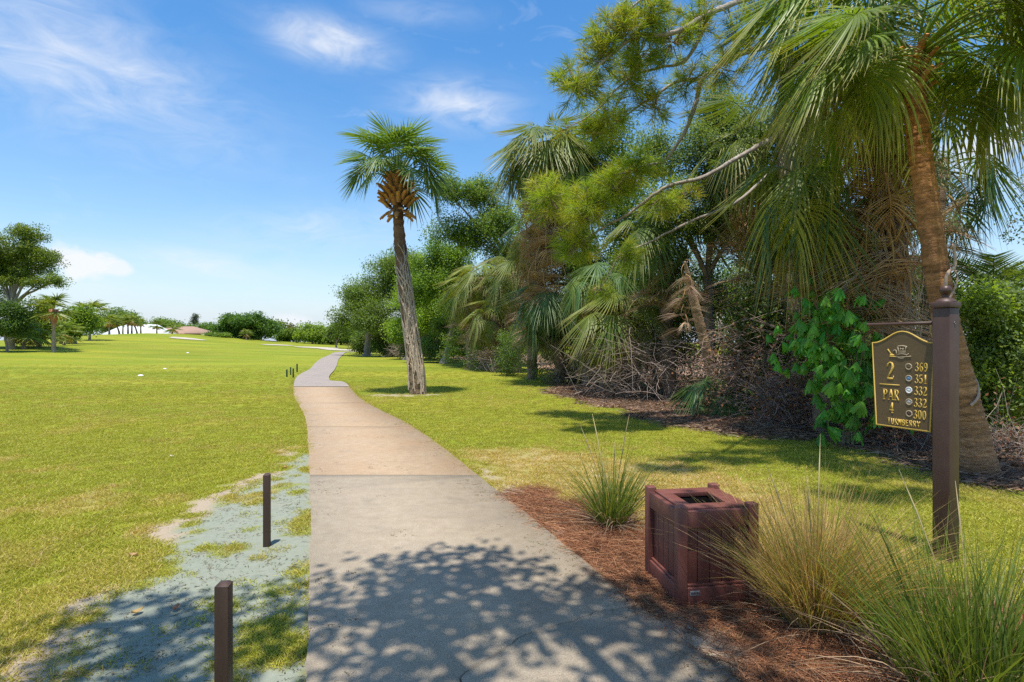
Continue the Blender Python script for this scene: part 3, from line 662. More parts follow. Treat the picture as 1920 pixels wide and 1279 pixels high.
def fset(key, cnt, mat, **kw):
    L_ = []
    for i in range(cnt):
        kk = dict(kw); kk['droop'] = kw['droop'] * (1 + .25 * (i - (cnt - 1) / 2)); me = frond_mesh('frond_' + key, 100 * len(FM) + i, **kk); me.materials.append(mat); L_.append(me)
    FM[key] = L_
fset('stiff', 4, M_frond, Lp=.85, Lb=.80, n=28, droop=.10, arc=14, green=(.066, .108, .028), tip=(.10, .13, .045), tipd=.06, spread=128, wmul=.95, costa=.3, wing=.12)
fset('stiff_low', 3, M_frond, Lp=.80, Lb=.80, n=28, droop=.22, arc=50, green=(.065, .105, .032), tip=(.10, .13, .05), tipd=.1, spread=125, wmul=.95, costa=.3, wing=.15)
fset('big', 3, M_frond, Lp=1.15, Lb=1.30, n=46, droop=.55, arc=38, green=(.075, .115, .020), tip=(.17, .145, .05), tipd=.4)
fset('big_hang', 3, M_frond, Lp=1.10, Lb=1.25, n=46, droop=1.0, arc=85, green=(.080, .110, .018), tip=(.21, .15, .06), tipd=.5)
fset('yellow', 2, M_frond, Lp=1.10, Lb=1.15, n=42, droop=.9, arc=80, green=(.165, .185, .028), tip=(.26, .19, .06), tipd=.4)
fset('fan', 3, M_frond, Lp=1.05, Lb=1.05, n=44, droop=.42, arc=42, green=(.085, .125, .020), tip=(.20, .165, .055), tipd=.3)
fset('fan_hang', 3, M_frond, Lp=1.0, Lb=1.05, n=44, droop=.75, arc=72, green=(.095, .125, .020), tip=(.24, .175, .06), tipd=.4)
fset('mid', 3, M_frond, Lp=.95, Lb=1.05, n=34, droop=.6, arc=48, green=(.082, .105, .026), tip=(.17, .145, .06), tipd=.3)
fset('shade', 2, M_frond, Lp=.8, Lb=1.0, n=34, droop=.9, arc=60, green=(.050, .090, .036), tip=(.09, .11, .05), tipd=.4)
fset('dead', 4, M_dead, Lp=.8, Lb=.95, n=30, droop=.9, arc=70, green=(.29, .20, .12), tip=(.36, .26, .17), dead=1, spread=80, wing=.6, tipd=.5)
fset('dead_grey', 3, M_dead, Lp=.8, Lb=1.0, n=28, droop=1.0, arc=80, green=(.32, .24, .175), tip=(.38, .29, .21), dead=1, spread=60, wing=.8, tipd=.5)
def put_frond(root, key, base, azim, elev, sc, rg, name='frond', roll=0):
    me = FM[key][int(rg.integers(len(FM[key])))]
    o_ = obj(name, me, None, root); o_.location = base
    # local +y -> azimuth direction, pitched up by elev
    o_.rotation_mode = 'QUATERNION'
    o_.rotation_quaternion = (Matrix.Rotation(azim - math.pi / 2, 3, 'Z') @ Matrix.Rotation(elev, 3, 'X') @ Matrix.Rotation(roll, 3, 'Y')).to_quaternion()
    o_.scale = (sc * rg.uniform(.92, 1.08), sc, sc); return o_
def spline(pts, n=24):
    return dens3(np.asarray(pts, float), n)
def dens3(P, n):
    Q = np.concatenate([2 * P[:1] - P[1:2], P, 2 * P[-1:] - P[-2:-1]]); o_ = []; m_ = max(2, n // (len(P) - 1))
    for i in range(1, len(Q) - 2):
        p0, p1, p2, p3 = Q[i - 1:i + 3]
        for t in np.arange(m_) / m_: o_.append(.5 * ((2 * p1) + (-p0 + p2) * t + (2 * p0 - 5 * p1 + 4 * p2 - p3) * t * t + (-p0 + 3 * p1 - 3 * p2 + p3) * t ** 3))
    return np.array(o_ + [P[-1]])
def palm_trunk(root, pts, rads, col1, col2, name='trunk', ring=.06, sides=14, rg=rng, mat=None, nseg=70):
    pts = np.asarray(pts, float); C_ = dens3(pts, nseg); n = len(C_); h = np.linspace(0, 1, n)
    rad = np.interp(h, np.linspace(0, 1, len(rads)), rads); rad = rad * (1 + ring * np.where(np.arange(n) % 2 == 0, .5, -.5)) 
    cc = np.array(col1)[None] * (1 - h)[:, None] + np.array(col2)[None] * h[:, None]; cc = cc * (1 + .22 * rg.normal(size=(n, 1))).clip(.5, 1.5)
    q = B(); q.tube(C_, rad, sides, cc, rough=.035, rg=rg); return obj(name, q.mesh(name, True), mat or M_palmbark, root)
def crown(root, top, spec, seed, sc=1.0):
    """spec: list of (key, count, elev_lo, elev_hi, az_lo, az_hi[, name])"""
    rg = np.random.default_rng(seed); k = 0
    for sp in spec:
        key, cnt, e0, e1, a0, a1 = sp[:6]; nm = sp[6] if len(sp) > 6 else 'frond'
        for i in range(cnt):
            f_ = (i + .5) / cnt; az_ = R(a0 + (a1 - a0) * ((i * .618034 + rg.uniform(-.04, .04)) % 1)); e_ = R(e0 + (e1 - e0) * f_ + rg.normal(0, 5))
            d = np.array([math.cos(az_), math.sin(az_), 0]); b_ = np.array(top) + d * .10 * sc - np.array([0, 0, .35 * sc * (1 - f_) * (1 if e0 > -20 else 1.2)])
            put_frond(root, key, b_, az_, e_, sc * rg.uniform(.88, 1.1), rg, nm, R(rg.normal(0, 10))); k += 1
def loc_of(px, py, d, base): return P3(px, py, d) - np.array(base)

# ------------------------------------------------------------------ the lone palm on the lawn
b0 = hit(782, 739); d0 = b0[1]
lp = thing('palm_tree', 'tall lone cabbage palm on the lawn, boot-covered neck and trunk wrapped in dry roots', 'palm tree', tuple(b0))
Q = lambda px, py: loc_of(px, py, d0, b0)
tp = [Q(783, 748), Q(781, 700), Q(773, 640), Q(762, 560), Q(752, 480), Q(747, 410), Q(745, 338)]
rg = np.random.default_rng(21)
palm_trunk(lp, tp, [.260, .240, .225, .212, .195, .165, .18], (.19, .135, .080), (.13, .062, .032), rg=rg, ring=.10)
ctr = dens3(np.array(tp), 60)
top = ctr[-1]
# dry aerial roots wound round the lower trunk, each a strand
for k in range(84):
    h0 = rg.uniform(.02, .62) if k > 12 else rg.uniform(.0, .12); ln = rg.uniform(.10, .30) if k > 12 else rg.uniform(.5, .6)
    a0 = rg.uniform(-3.1, .6) if k > 12 else rg.uniform(-1.5, .3); tw = rg.uniform(.5, 1.5) * rg.choice([-1, 1]) * (2.0 if h0 > .22 else .3); n = 12; hh = np.linspace(h0, min(h0 + ln, .72), n)
    if k > 12 and h0 > .3: hh = np.linspace(h0, min(h0 + ln * .7, .72), n)
    cpt = np.stack([np.interp(hh, np.linspace(0, 1, len(ctr)), ctr[:, j]) for j in range(3)], 1); rr = np.interp(hh, np.linspace(0, 1, 7), [.260, .240, .225, .212, .195, .165, .18]) + .014
    aa = a0 + tw * np.linspace(0, 1, n) + rg.normal(0, .05, n); P_ = cpt + np.stack([np.cos(aa) * rr, np.sin(aa) * rr, np.zeros(n)], 1)
    q = B(); g = rg.uniform(.75, 1.2); q.tube(P_, np.linspace(.026, .014, n) * rg.uniform(.6, 1.3), 5, np.array((.42, .325, .235)) * g); obj('dry_root', q.mesh('dry_root', True), M_twig, lp)
# old leaf bases (boots)
bt = []
for v in range(3):
    q = B(); rgv = np.random.default_rng(50 + v); tt = np.linspace(0, 1, 5); cc = np.array([(.36, .17, .055), (.30, .135, .045), (.40, .20, .075)][v])
    cen = np.stack([np.zeros(5), .02 + .24 * tt, .26 * tt ** .8 - .05 * tt ** 2], 1); wd = np.interp(tt, [0, .5, 1], [.095, .06, .045]); th = .012
    L_ = cen + np.array([1., 0, 0]) * wd[:, None]; Rr = cen - np.array([1., 0, 0]) * wd[:, None]; Md = cen + np.array([0, .035, -.02]) * (1 - .3 * tt)[:, None]; Bk = cen + np.array([0, -.02, .03]) * .8
    V = np.concatenate([L_, Md, Rr, Bk]); F4 = []
    for r_ in range(4):
        for a_, b_ in ((0, 1), (1, 2), (2, 3), (3, 0)): F4.append((a_ * 5 + r_, a_ * 5 + r_ + 1, b_ * 5 + r_ + 1, b_ * 5 + r_))
    F4.append((4, 9, 14, 19)); cl = np.tile(np.linspace(.8, 1.25, 5)[:, None] * cc[None], (4, 1)); q.add(V, None, F4, cl); me = q.mesh('leaf_base'); me.materials.append(M_palmbark); bt.append(me)
nb = 84
for k in range(nb):
    f_ = k / nb; z_ = -1.02 + 1.05 * f_; a_ = k * 2.39996; rr = .19 + .15 * math.sin(math.pi * min(1, f_ * 1.05 + .08)) 
    cx, cy = np.interp(top[2] + z_, ctr[:, 2], ctr[:, 0]), np.interp(top[2] + z_, ctr[:, 2], ctr[:, 1])
    o_ = obj('leaf_base', bt[int(rg.integers(3))], None, lp, (cx + rr * math.cos(a_), cy + rr * math.sin(a_), top[2] + z_ - .05)); dn = R(-75 + rg.normal(0, 12)) if f_ < .13 else R(rg.normal(0, 8))
    o_.rotation_mode = 'QUATERNION'; o_.rotation_quaternion = (Matrix.Rotation(a_ - math.pi / 2, 3, 'Z') @ Matrix.Rotation(dn, 3, 'X')).to_quaternion(); o_.scale = (rg.uniform(1.0, 1.3),) * 3
crown(lp, top + [0, 0, .30], [('stiff_low', 8, 20, 45, 0, 360), ('stiff', 12, 40, 62, 0, 360), ('stiff', 11, 60, 88, 40, 400)], 5, 1.18)
put_frond(lp, 'stiff_low', top, R(178), R(48), 1.3, rg); put_frond(lp, 'stiff_low', top, R(2), R(46), 1.3, rg); put_frond(lp, 'stiff_low', top, R(-12), R(30), 1.25, rg)

# ------------------------------------------------------------------ tall palm beside the sign
b0 = np.array([*G(1833, 888), 0]); d0 = b0[1]
fp = thing('palm_tree', 'smooth orange-brown palm trunk behind the sign, flaring at its base, with huge drooping fan fronds', 'palm tree', tuple(b0)); Q = lambda px, py, d=None: loc_of(px, py, d or d0, b0)
tp = [Q(1836, 900), Q(1832, 870), Q(1815, 780), Q(1792, 680), Q(1765, 560), Q(1746, 430), Q(1730, 320), Q(1718, 220), Q(1711, 115)]
palm_trunk(fp, tp, [.235, .215, .172, .152, .138, .132, .128, .124, .12], (.27, .150, .080), (.30, .125, .042), ring=.065, rg=rg, sides=22, nseg=190)
top = tp[-1]
crown(fp, top, [('fan', 8, 10, 45, -80, 240), ('fan', 9, 48, 85, 0, 360)], 31, .88)
for az_, el_, sc_, key in ((182, 20, .95, 'fan'), (200, 16, .88, 'fan_hang'), (214, 18, .78, 'yellow'), (170, 32, 1.0, 'fan'), (205, 42, 1.0, 'fan'), (160, 12, .9, 'fan_hang'),
                           (-60, 24, 1.1, 'fan'), (-72, 36, 1.15, 'fan'), (-40, 22, 1.15, 'fan_hang'), (-25, 30, 1.15, 'fan'), (-10, 18, 1.1, 'fan_hang'), (10, 20, 1.1, 'fan'), (-52, 44, 1.25, 'fan_hang'), (-34, 46, 1.25, 'fan_hang'), (-84, 50, 1.2, 'fan'), (25, 0, 1.0, 'fan_hang')):
    put_frond(fp, key, top, R(az_), R(el_), sc_ * .90, rg)
# frayed brown boots at the neck
for k in range(16):
    a_ = k * 2.4; o_ = obj('leaf_base', bt[k % 3], None, fp, tuple(top + np.array([.09 * math.cos(a_), .09 * math.sin(a_), -.45 + .03 * k]))); o_.rotation_euler = (0, 0, a_ - math.pi / 2); o_.scale = (.8, .8, .9)
# vine coiling round it
q = B(); ctr = dens3(np.array(tp), 90); hh = np.linspace(.28, .56, 40); aa = np.linspace(-2.0, 6.4, 40)
cpt = np.stack([np.interp(hh, np.linspace(0, 1, len(ctr)), ctr[:, j]) for j in range(3)], 1); P_ = cpt + np.stack([np.cos(aa), np.sin(aa), 0 * aa], 1) * (.185 + .02 * np.sin(aa * 2.3))[:, None]
q.tube(P_, np.linspace(.017, .010, 40), 6, (.36, .25, .18)); obj('vine_stem', q.mesh('vine_stem', True), M_twig, fp)
q = B(); P_ = dens3(np.array([Q(1752, 640) + [-.02, -.24, 0], Q(1748, 540) + [0, -.22, 0], Q(1755, 515) + [0, -.2, 0], Q(1774, 500) + [0, -.14, 0], Q(1772, 460) + [.03, -.1, 0]]), 30); q.tube(P_, .020, 6, (.42, .29, .21)); obj('vine_stem', q.mesh('vine_stem', True), M_twig, fp)

# ------------------------------------------------------------------ generic hammock palm
def dead_skirt(root, top, n, seed, sc, key='dead', z0=-.3, z1=-1.8, az=(0, 360), r=.2):
    rg = np.random.default_rng(seed)
    for i in range(n):
        a_ = R(az[0] + (az[1] - az[0]) * ((i * .618) % 1)); f_ = i / max(1, n - 1); d = np.array([math.cos(a_), math.sin(a_), 0])
        put_frond(root, key if rg.random() < .7 else 'dead_grey', np.array(top) + d * r * sc + np.array([0, 0, z0 + (z1 - z0) * f_]), a_, R(-25 - 35 * f_ + rg.normal(0, 8)), sc * rg.uniform(.85, 1.1), rg, 'dead_frond', R(rg.normal(0, 15)))
def palm(label, base_xy, trunk_px, d, rads, spec, skirt, seed, sc=1.0, c1=(.20, .14, .095), c2=(.19, .12, .08), group='cabbage palms in the thicket'):
    rg = np.random.default_rng(seed); z = float(ground_z(*base_xy)); b_ = np.array([base_xy[0], base_xy[1], z]); root = thing('palm_tree', label, 'palm tree', tuple(b_), group=group)
    pts = [np.array([0, 0, -.1])] + [P3(px, py, dd) - b_ for px, py, dd in trunk_px]
    palm_trunk(root, pts, rads, c1, c2, rg=rg, ring=.08, sides=12); top = pts[-1]
    crown(root, top, spec, seed, sc)
    for sk in skirt: dead_skirt(root, top, *sk[:1], seed + 9, sc, *sk[1:])
    return root, top
ALL = (0, 360)
p2, t2 = palm('vine-hung palm with shaggy dead skirt close behind the orange-brown trunk', (6.55, 9.4), [(1688, 700, 9.4), (1676, 480, 9.4), (1655, 250, 9.3), (1640, 50, 9.2)], 9.3, [.24, .21, .2, .2, .2],
     [('fan_hang', 6, -5, 20, 120, 330), ('fan', 10, 15, 45, *ALL), ('fan', 8, 50, 85, *ALL)], [(52, 'dead', -.2, -4.2, (0, 360), .28)], 41, 1.1)
for az_, el_, sc_, key in ((200, 6, 1.1, 'fan_hang'), (185, 18, 1.15, 'fan_hang'), (170, 5, 1.1, 'fan'), (235, 20, 1.15, 'fan'), (195, 30, 1.3, 'fan'), (178, 40, 1.35, 'fan')): put_frond(p2, key, t2, R(az_), R(el_), sc_, rg)
# hanging strings of dead vine on that trunk
for k in range(110):
    a_ = rg.uniform(0, 6.28); r_ = rg.uniform(.20, .55); z0_ = rg.uniform(2.2, 4.9); n = 9; L_ = rg.uniform(.8, 2.4); P_ = np.stack([np.full(n, r_ * math.cos(a_)), np.full(n, r_ * math.sin(a_)), z0_ - np.linspace(0, L_, n)], 1)
    P_[:, :2] += np.cumsum(rg.normal(0, .05, (n, 2)), 0); P_[:, 0] += np.interp(P_[:, 2], [0, 5.5], [0, -.55]); P_[:, 2] = np.maximum(P_[:, 2], .05)
    q = B(); q.tube(P_, rg.uniform(.004, .012), 4, np.array((.40, .29, .22)) * rg.uniform(.6, 1.25)); obj('hanging_vine', q.mesh('hanging_vine'), M_twig, p2)
p3, t3 = palm('short palm with one bright folded fan frond and orange dead fronds hanging below', (5.75, 10.2), [(1548, 640, 10.1), (1545, 470, 10), (1538, 350, 9.6)], 10, [.2, .18, .17, .16],
     [('shade', 7, -10, 30, *ALL), ('mid', 6, 25, 70, *ALL)], [(9, 'dead', -.2, -.9, (150, 330), .15)], 43, .95)
for az_, el_, sc_, key in ((205, 18, 1.0, 'yellow'), (222, 6, .95, 'yellow'), (190, 2, .9, 'big_hang')): put_frond(p3, key, t3, R(az_), R(el_), sc_, rg)
p4, t4 = palm('dark palm leaning out behind the orange-brown trunk, fronds hanging against the sky', (8.3, 11.2), [(1745, 600, 11.2), (1750, 450, 11.1), (1762, 300, 11)], 11, [.2, .18, .17, .16],
     [('shade', 8, -20, 30, -70, 110), ('shade', 4, 30, 70, *ALL)], [(5, 'dead', -.2, -.9, (0, 360), .15)], 44, .9)
pA, tA = palm('tallest shaggy palm of the thicket, thick skirt of dead fronds under its crown', (2.95, 21.2), [(1098, 620, 21.2), (1078, 500, 21.2), (1045, 380, 21.2), (1030, 290, 21.2)], 21, [.26, .24, .22, .22, .22],
     [('mid', 18, -40, 15, *ALL), ('mid', 16, 15, 50, *ALL), ('mid', 12, 50, 85, *ALL)], [(64, 'dead', -.3, -4.6, (0, 360), .6)], 45, 1.22, (.26, .19, .13), (.2, .12, .08))
palm('second tall palm with bristling crown crowded against the tallest shaggy one', (3.6, 23.2), [(1110, 600, 23), (1095, 400, 23), (1085, 300, 23)], 23, [.24, .22, .2, .2], [('mid', 14, -30, 20, *ALL), ('mid', 16, 25, 85, *ALL)], [(36, 'dead', -.3, -3.6, (0, 360), .5)], 46, 1.2)
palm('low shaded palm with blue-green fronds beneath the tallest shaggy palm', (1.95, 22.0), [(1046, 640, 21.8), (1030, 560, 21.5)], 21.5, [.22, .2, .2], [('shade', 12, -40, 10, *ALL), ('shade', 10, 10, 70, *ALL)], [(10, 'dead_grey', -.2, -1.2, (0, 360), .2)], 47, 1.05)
palm('leaning palm stub with peeling straw-coloured boots above the dead brush', (5.3, 14.0), [(1325, 660, 13.9), (1300, 560, 13.7), (1284, 490, 13.5)], 13.5, [.16, .13, .11, .03], [], [(12, 'dead_grey', .05, -1.3, (0, 360), .06)], 48, .45, (.26, .17, .095), (.28, .20, .13))
palm('young palm with pale arching fronds rising from the dead brush pile', (3.4, 17.0), [(1175, 640, 17), (1170, 590, 17)], 17, [.2, .2, .18], [('mid', 9, -10, 30, *ALL), ('mid', 8, 30, 75, *ALL)], [(6, 'dead', -.1, -.7, (0, 360), .15)], 49, 1.0)
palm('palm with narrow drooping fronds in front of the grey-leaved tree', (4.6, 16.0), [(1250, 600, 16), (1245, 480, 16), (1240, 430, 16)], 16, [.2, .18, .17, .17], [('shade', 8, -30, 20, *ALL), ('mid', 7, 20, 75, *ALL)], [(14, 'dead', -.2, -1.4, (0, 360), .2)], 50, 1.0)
palm('dark low palm under the short palm with orange dead fronds', (4.9, 13.0), [(1350, 760, 13), (1350, 735, 13)], 13, [.16, .16, .15], [('shade', 11, -5, 60, *ALL)], [], 51, .75)
palm('yellowish palm with hanging skirt near the dark gap in the tree line', (-1.7, 33.5), [(905, 640, 33.3), (905, 520, 33)], 33, [.25, .24, .24], [('mid', 12, -35, 15, *ALL), ('mid', 14, 15, 85, *ALL)], [(22, 'dead', -.2, -2.6, (0, 360), .35)], 52, 1.05)
palm('yellowish palm crowded beside the tallest shaggy palm, straw skirt hanging', (.3, 30.0), [(968, 640, 30), (968, 510, 30)], 30, [.25, .24, .24], [('mid', 12, -35, 15, *ALL), ('mid', 12, 15, 85, *ALL)], [(20, 'dead', -.2, -2.4, (0, 360), .35)], 53, 1.05)
palm('small pale palm low in front of the yellowish palms', (-.9, 31.0), [(930, 640, 31), (930, 590, 31)], 31, [.25, .24, .24], [('mid', 10, -25, 15, *ALL), ('mid', 10, 15, 80, *ALL)], [(14, 'dead', -.1, -1.6, (0, 360), .3)], 54, .95)
palm('slim palm crown showing above the oaks of the tree line', (-5.4, 45.0), [(845, 620, 44), (850, 515, 44)], 44, [.25, .22, .22], [('mid', 12, -35, 15, *ALL), ('mid', 12, 15, 85, *ALL)], [(12, 'dead', -.2, -2.0, (0, 360), .3)], 55, 1.1)
palm('pale palm with ragged straw skirt at the edge of the dark gap', (-2.6, 35.0), [(880, 640, 35), (882, 545, 35)], 35, [.24, .22, .22], [('mid', 14, -35, 15, *ALL), ('mid', 12, 15, 85, *ALL)], [(20, 'dead', -.2, -2.4, (0, 360), .3)], 56, 1.05)
palm('squat yellow-green palm pressed between the two yellowish palms', (-.5, 32.5), [(944, 640, 32.5), (944, 545, 32.5)], 32, [.24, .22, .22], [('mid', 14, -35, 15, *ALL), ('mid', 12, 15, 85, *ALL)], [(20, 'dead', -.2, -2.4, (0, 360), .3)], 57, 1.0)
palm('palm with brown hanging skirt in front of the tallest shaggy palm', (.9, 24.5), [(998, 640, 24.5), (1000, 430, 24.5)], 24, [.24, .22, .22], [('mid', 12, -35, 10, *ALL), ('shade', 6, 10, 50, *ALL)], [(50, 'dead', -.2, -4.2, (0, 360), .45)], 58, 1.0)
palm('green palm half hidden under the bright pine needles', (3.1, 18.5), [(1135, 640, 18.5), (1130, 520, 18.5)], 18, [.2, .18, .18], [('mid', 10, -30, 15, *ALL), ('shade', 8, 15, 80, *ALL)], [(16, 'dead', -.2, -1.8, (0, 360), .25)], 59, .95)
palm('tall palm between the grey-green tree and the vine-hung palm', (6.7, 14.5), [(1435, 600, 14.4), (1430, 400, 14.2), (1425, 270, 14)], 14, [.2, .18, .17, .17], [('mid', 12, -30, 20, *ALL), ('mid', 12, 20, 85, *ALL)], [(24, 'dead', -.2, -3.0, (0, 360), .3)], 60, 1.1)
# ------------------------------------------------------------------ broadleaf trees and shrubs
def unit(rg, n): return norm(rg.normal(size=(n, 3)))
def lob(px, py, rx, rz, d, ry=None):
    c_ = P3(px, py, d); k = d / F; return (c_, np.array([rx * k, (ry if ry else rx * k * .9), rz * k]))
def leaf_mass(q, lobes, nclump, nleaf, cr, ll, lw, cols, seed, shell=.35, up=.9, hang=0.0, zmin=.02):
    rg = np.random.default_rng(seed); sub_ = []
    for c_, r_ in lobes:                       # break each lobe into uneven sub-lobes so that the outline is lumpy with gaps
        sub_.append((c_, r_ * .62))
        for k in range(9):
            v = unit(rg, 1)[0]; v[2] = v[2] * .9 + .1; f_ = rg.uniform(.30, .52); sub_.append((c_ + v * r_ * rg.uniform(.55, .88), r_ * f_ * [1.1, 1.1, .85]))
    lobes = sub_
    vol = np.array([np.prod(r_) ** .67 for _, r_ in lobes]); pick = rg.choice(len(lobes), nclump, p=vol / vol.sum())
    Cn = np.array([l_[0] for l_ in lobes])[pick]; Rd = np.array([l_[1] for l_ in lobes])[pick]
    dirs = unit(rg, nclump); cc = Cn + dirs * Rd * (rg.random((nclump, 1)) ** shell) * (1 + .12 * rg.normal(size=(nclump, 1)))
    cc[:, 2] = np.maximum(cc[:, 2], zmin + .1)
    n = nclump * nleaf; rep = np.repeat(np.arange(nclump), nleaf); off = unit(rg, n) * rg.random((n, 1)) ** .45 * [1, 1, .72] * 1.75 * cr * (.6 + .8 * rg.random((nclump, 1)))[rep]
    P = cc[rep] + off; P[:, 2] = np.maximum(P[:, 2], zmin)
    Dv = norm(off) * .6 + unit(rg, n) * .8 + [0, 0, -.25 - hang]; N = unit(rg, n) * .9 + [0, 0, up] + dirs[rep] * .3
    cols = np.asarray(cols); ci = rg.integers(len(cols), size=nclump); col = cols[ci][rep] * (.8 + .4 * rg.random((nclump, 1)))[rep] * (.8 + .4 * rg.random((n, 1)))
    q.leaves(P, Dv, N, ll * rg.uniform(.7, 1.25, n), lw * rg.uniform(.75, 1.2, n), col); return cc
def branches(q, start, ends, r0, seed, col, sag=.1, sides=5, r1=.012):
    rg = np.random.default_rng(seed)
    for e_ in ends:
        e_ = np.asarray(e_, float); v = e_ - start; n = 7; t = np.linspace(0, 1, n)[:, None]; L_ = np.linalg.norm(v)
        P = start + v * t + np.array([0, 0, 1.]) * (np.sin(t * np.pi) * L_ * sag) + np.cumsum(rg.normal(0, .03 * L_ / 3, (n, 3)), 0) * (t > 0) * (1 - t * .6)
        q.tube(P, np.linspace(r0, r1, n), sides, col, rg=rg)
def tree(name, label, cat, base, lobes, fork, rt, nclump, nleaf, cr, ll, lw, cols, seed, bark=(.20, .165, .13), group=None, twigs=4, mat=None, trunk=True, **kw):
    rg = np.random.default_rng(seed); b_ = np.array([base[0], base[1], float(ground_z(base[0], base[1]))]); root = thing(name, label, cat, tuple(b_), group=group)
    lobes = [(c_ - b_, r_) for c_, r_ in lobes]; q = B(); cc = leaf_mass(q, lobes, nclump, nleaf, cr, ll, lw, cols, seed, **kw)
    obj('crown', q.mesh('crown'), mat or M_leaf, root)
    if trunk:
        f_ = np.array(fork, float) - b_; n = 9; t = np.linspace(0, 1, n)[:, None]; P = np.array([0, 0, -.1]) + (f_ - [0, 0, -.1]) * t + np.cumsum(rg.normal(0, .04, (n, 3)), 0) * [1, 1, 0] * (t > .1)
        q = B(); q.tube(P, np.interp(np.linspace(0, 1, n), [0, .12, 1], [rt * 1.5, rt, rt * .72]), 10, bark, rough=.06, rg=rg); obj('trunk', q.mesh('trunk', True), M_bark, root)
        q = B(); f_ = P[-1]
        for c_, r_ in lobes: branches(q, f_, [c_], rt * .5, int(rg.integers(1e6)), bark, .05, 6, rt * .16)
        for k in rg.choice(len(cc), min(len(cc), twigs * len(lobes)), replace=False):
            j_ = int(np.argmin([np.linalg.norm((cc[k] - c_) / r_) for c_, r_ in lobes])); branches(q, lobes[j_][0], [cc[k]], rt * .2, int(rg.integers(1e6)), bark, .03, 4, .008)
        obj('branches', q.mesh('branches', True), M_bark, root)
    return root
OAK = [(.085, .122, .024), (.110, .145, .028), (.070, .106, .026)]; LIME = [(.135, .175, .026), (.105, .152, .024), (.160, .188, .030)]
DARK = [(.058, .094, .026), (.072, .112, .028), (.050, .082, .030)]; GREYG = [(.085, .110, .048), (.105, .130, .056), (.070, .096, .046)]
g_tl = 'trees of the tree line beyond the palms'
# right tree line, nearest first
tree('broadleaf_tree', 'grey-green small-leaved tree rising behind the pine branches', 'tree', (5.6, 15.8), [lob(1330, 300, 85, 105, 15.5), lob(1270, 420, 75, 85, 15.2), lob(1390, 420, 85, 110, 15.6), lob(1360, 210, 60, 60, 15.5), lob(1240, 300, 50, 60, 15.5)], P3(1330, 520, 15.8), .16, 1100, 60, .22, .075, .038, GREYG, 201, group=g_tl)
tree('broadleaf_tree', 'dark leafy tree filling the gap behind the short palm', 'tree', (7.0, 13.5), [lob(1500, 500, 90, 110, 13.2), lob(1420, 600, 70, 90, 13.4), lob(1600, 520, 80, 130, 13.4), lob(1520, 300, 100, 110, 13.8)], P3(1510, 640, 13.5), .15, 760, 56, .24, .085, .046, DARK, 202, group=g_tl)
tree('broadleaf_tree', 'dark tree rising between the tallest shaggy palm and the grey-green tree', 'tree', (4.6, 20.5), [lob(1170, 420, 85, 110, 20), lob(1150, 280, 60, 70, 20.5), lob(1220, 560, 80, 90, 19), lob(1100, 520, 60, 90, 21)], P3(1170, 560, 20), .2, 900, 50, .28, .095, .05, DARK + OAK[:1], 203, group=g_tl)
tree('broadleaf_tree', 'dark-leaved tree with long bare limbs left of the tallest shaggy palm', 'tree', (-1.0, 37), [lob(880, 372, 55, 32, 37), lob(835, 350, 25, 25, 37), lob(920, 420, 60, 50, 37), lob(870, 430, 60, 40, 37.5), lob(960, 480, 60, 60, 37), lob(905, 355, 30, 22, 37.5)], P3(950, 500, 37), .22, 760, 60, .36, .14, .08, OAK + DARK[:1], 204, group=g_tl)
tree('broadleaf_tree', 'mid green tree with rounded top just beyond the lone palm trunk', 'tree', (-5.2, 42), [lob(850, 520, 55, 55, 42), lob(800, 540, 45, 65, 43), lob(880, 580, 60, 60, 40), lob(820, 475, 26, 22, 42)], P3(850, 600, 42), .25, 820, 60, .42, .15, .09, LIME[:2] + OAK, 205, group=g_tl)
tree('oak_tree', 'spreading oak whose crown overhangs the bend of the path', 'tree', (-16.5, 63), [lob(700, 540, 55, 55, 62), lob(745, 500, 50, 38, 62), lob(665, 570, 36, 34, 61), lob(720, 600, 60, 40, 60), lob(780, 560, 45, 70, 60), lob(650, 600, 24, 20, 62)], P3(690, 615, 62), .38, 1250, 60, .55, .19, .11, OAK + GREYG[:1], 206, bark=(.24, .20, .16), group=g_tl)
tree('oak_tree', 'oak standing just behind the lone palm trunk, olive green', 'tree', (-9.5, 50), [lob(790, 590, 45, 55, 50), lob(830, 600, 45, 55, 48), lob(760, 620, 32, 38, 51), lob(770, 540, 35, 40, 52)], P3(790, 630, 50), .3, 800, 56, .45, .17, .10, OAK + LIME[:1], 207, group=g_tl)
tree('sapling', 'slim young tree with open crown beyond the far bend of the path', 'tree', (-31.0, 98), [lob(632, 612, 20, 14, 98), lob(622, 628, 14, 10, 98), lob(646, 625, 14, 12, 98)], P3(629, 640, 98), .16, 120, 26, .5, .34, .2, OAK + GREYG, 208, group='far trees across the fairway')
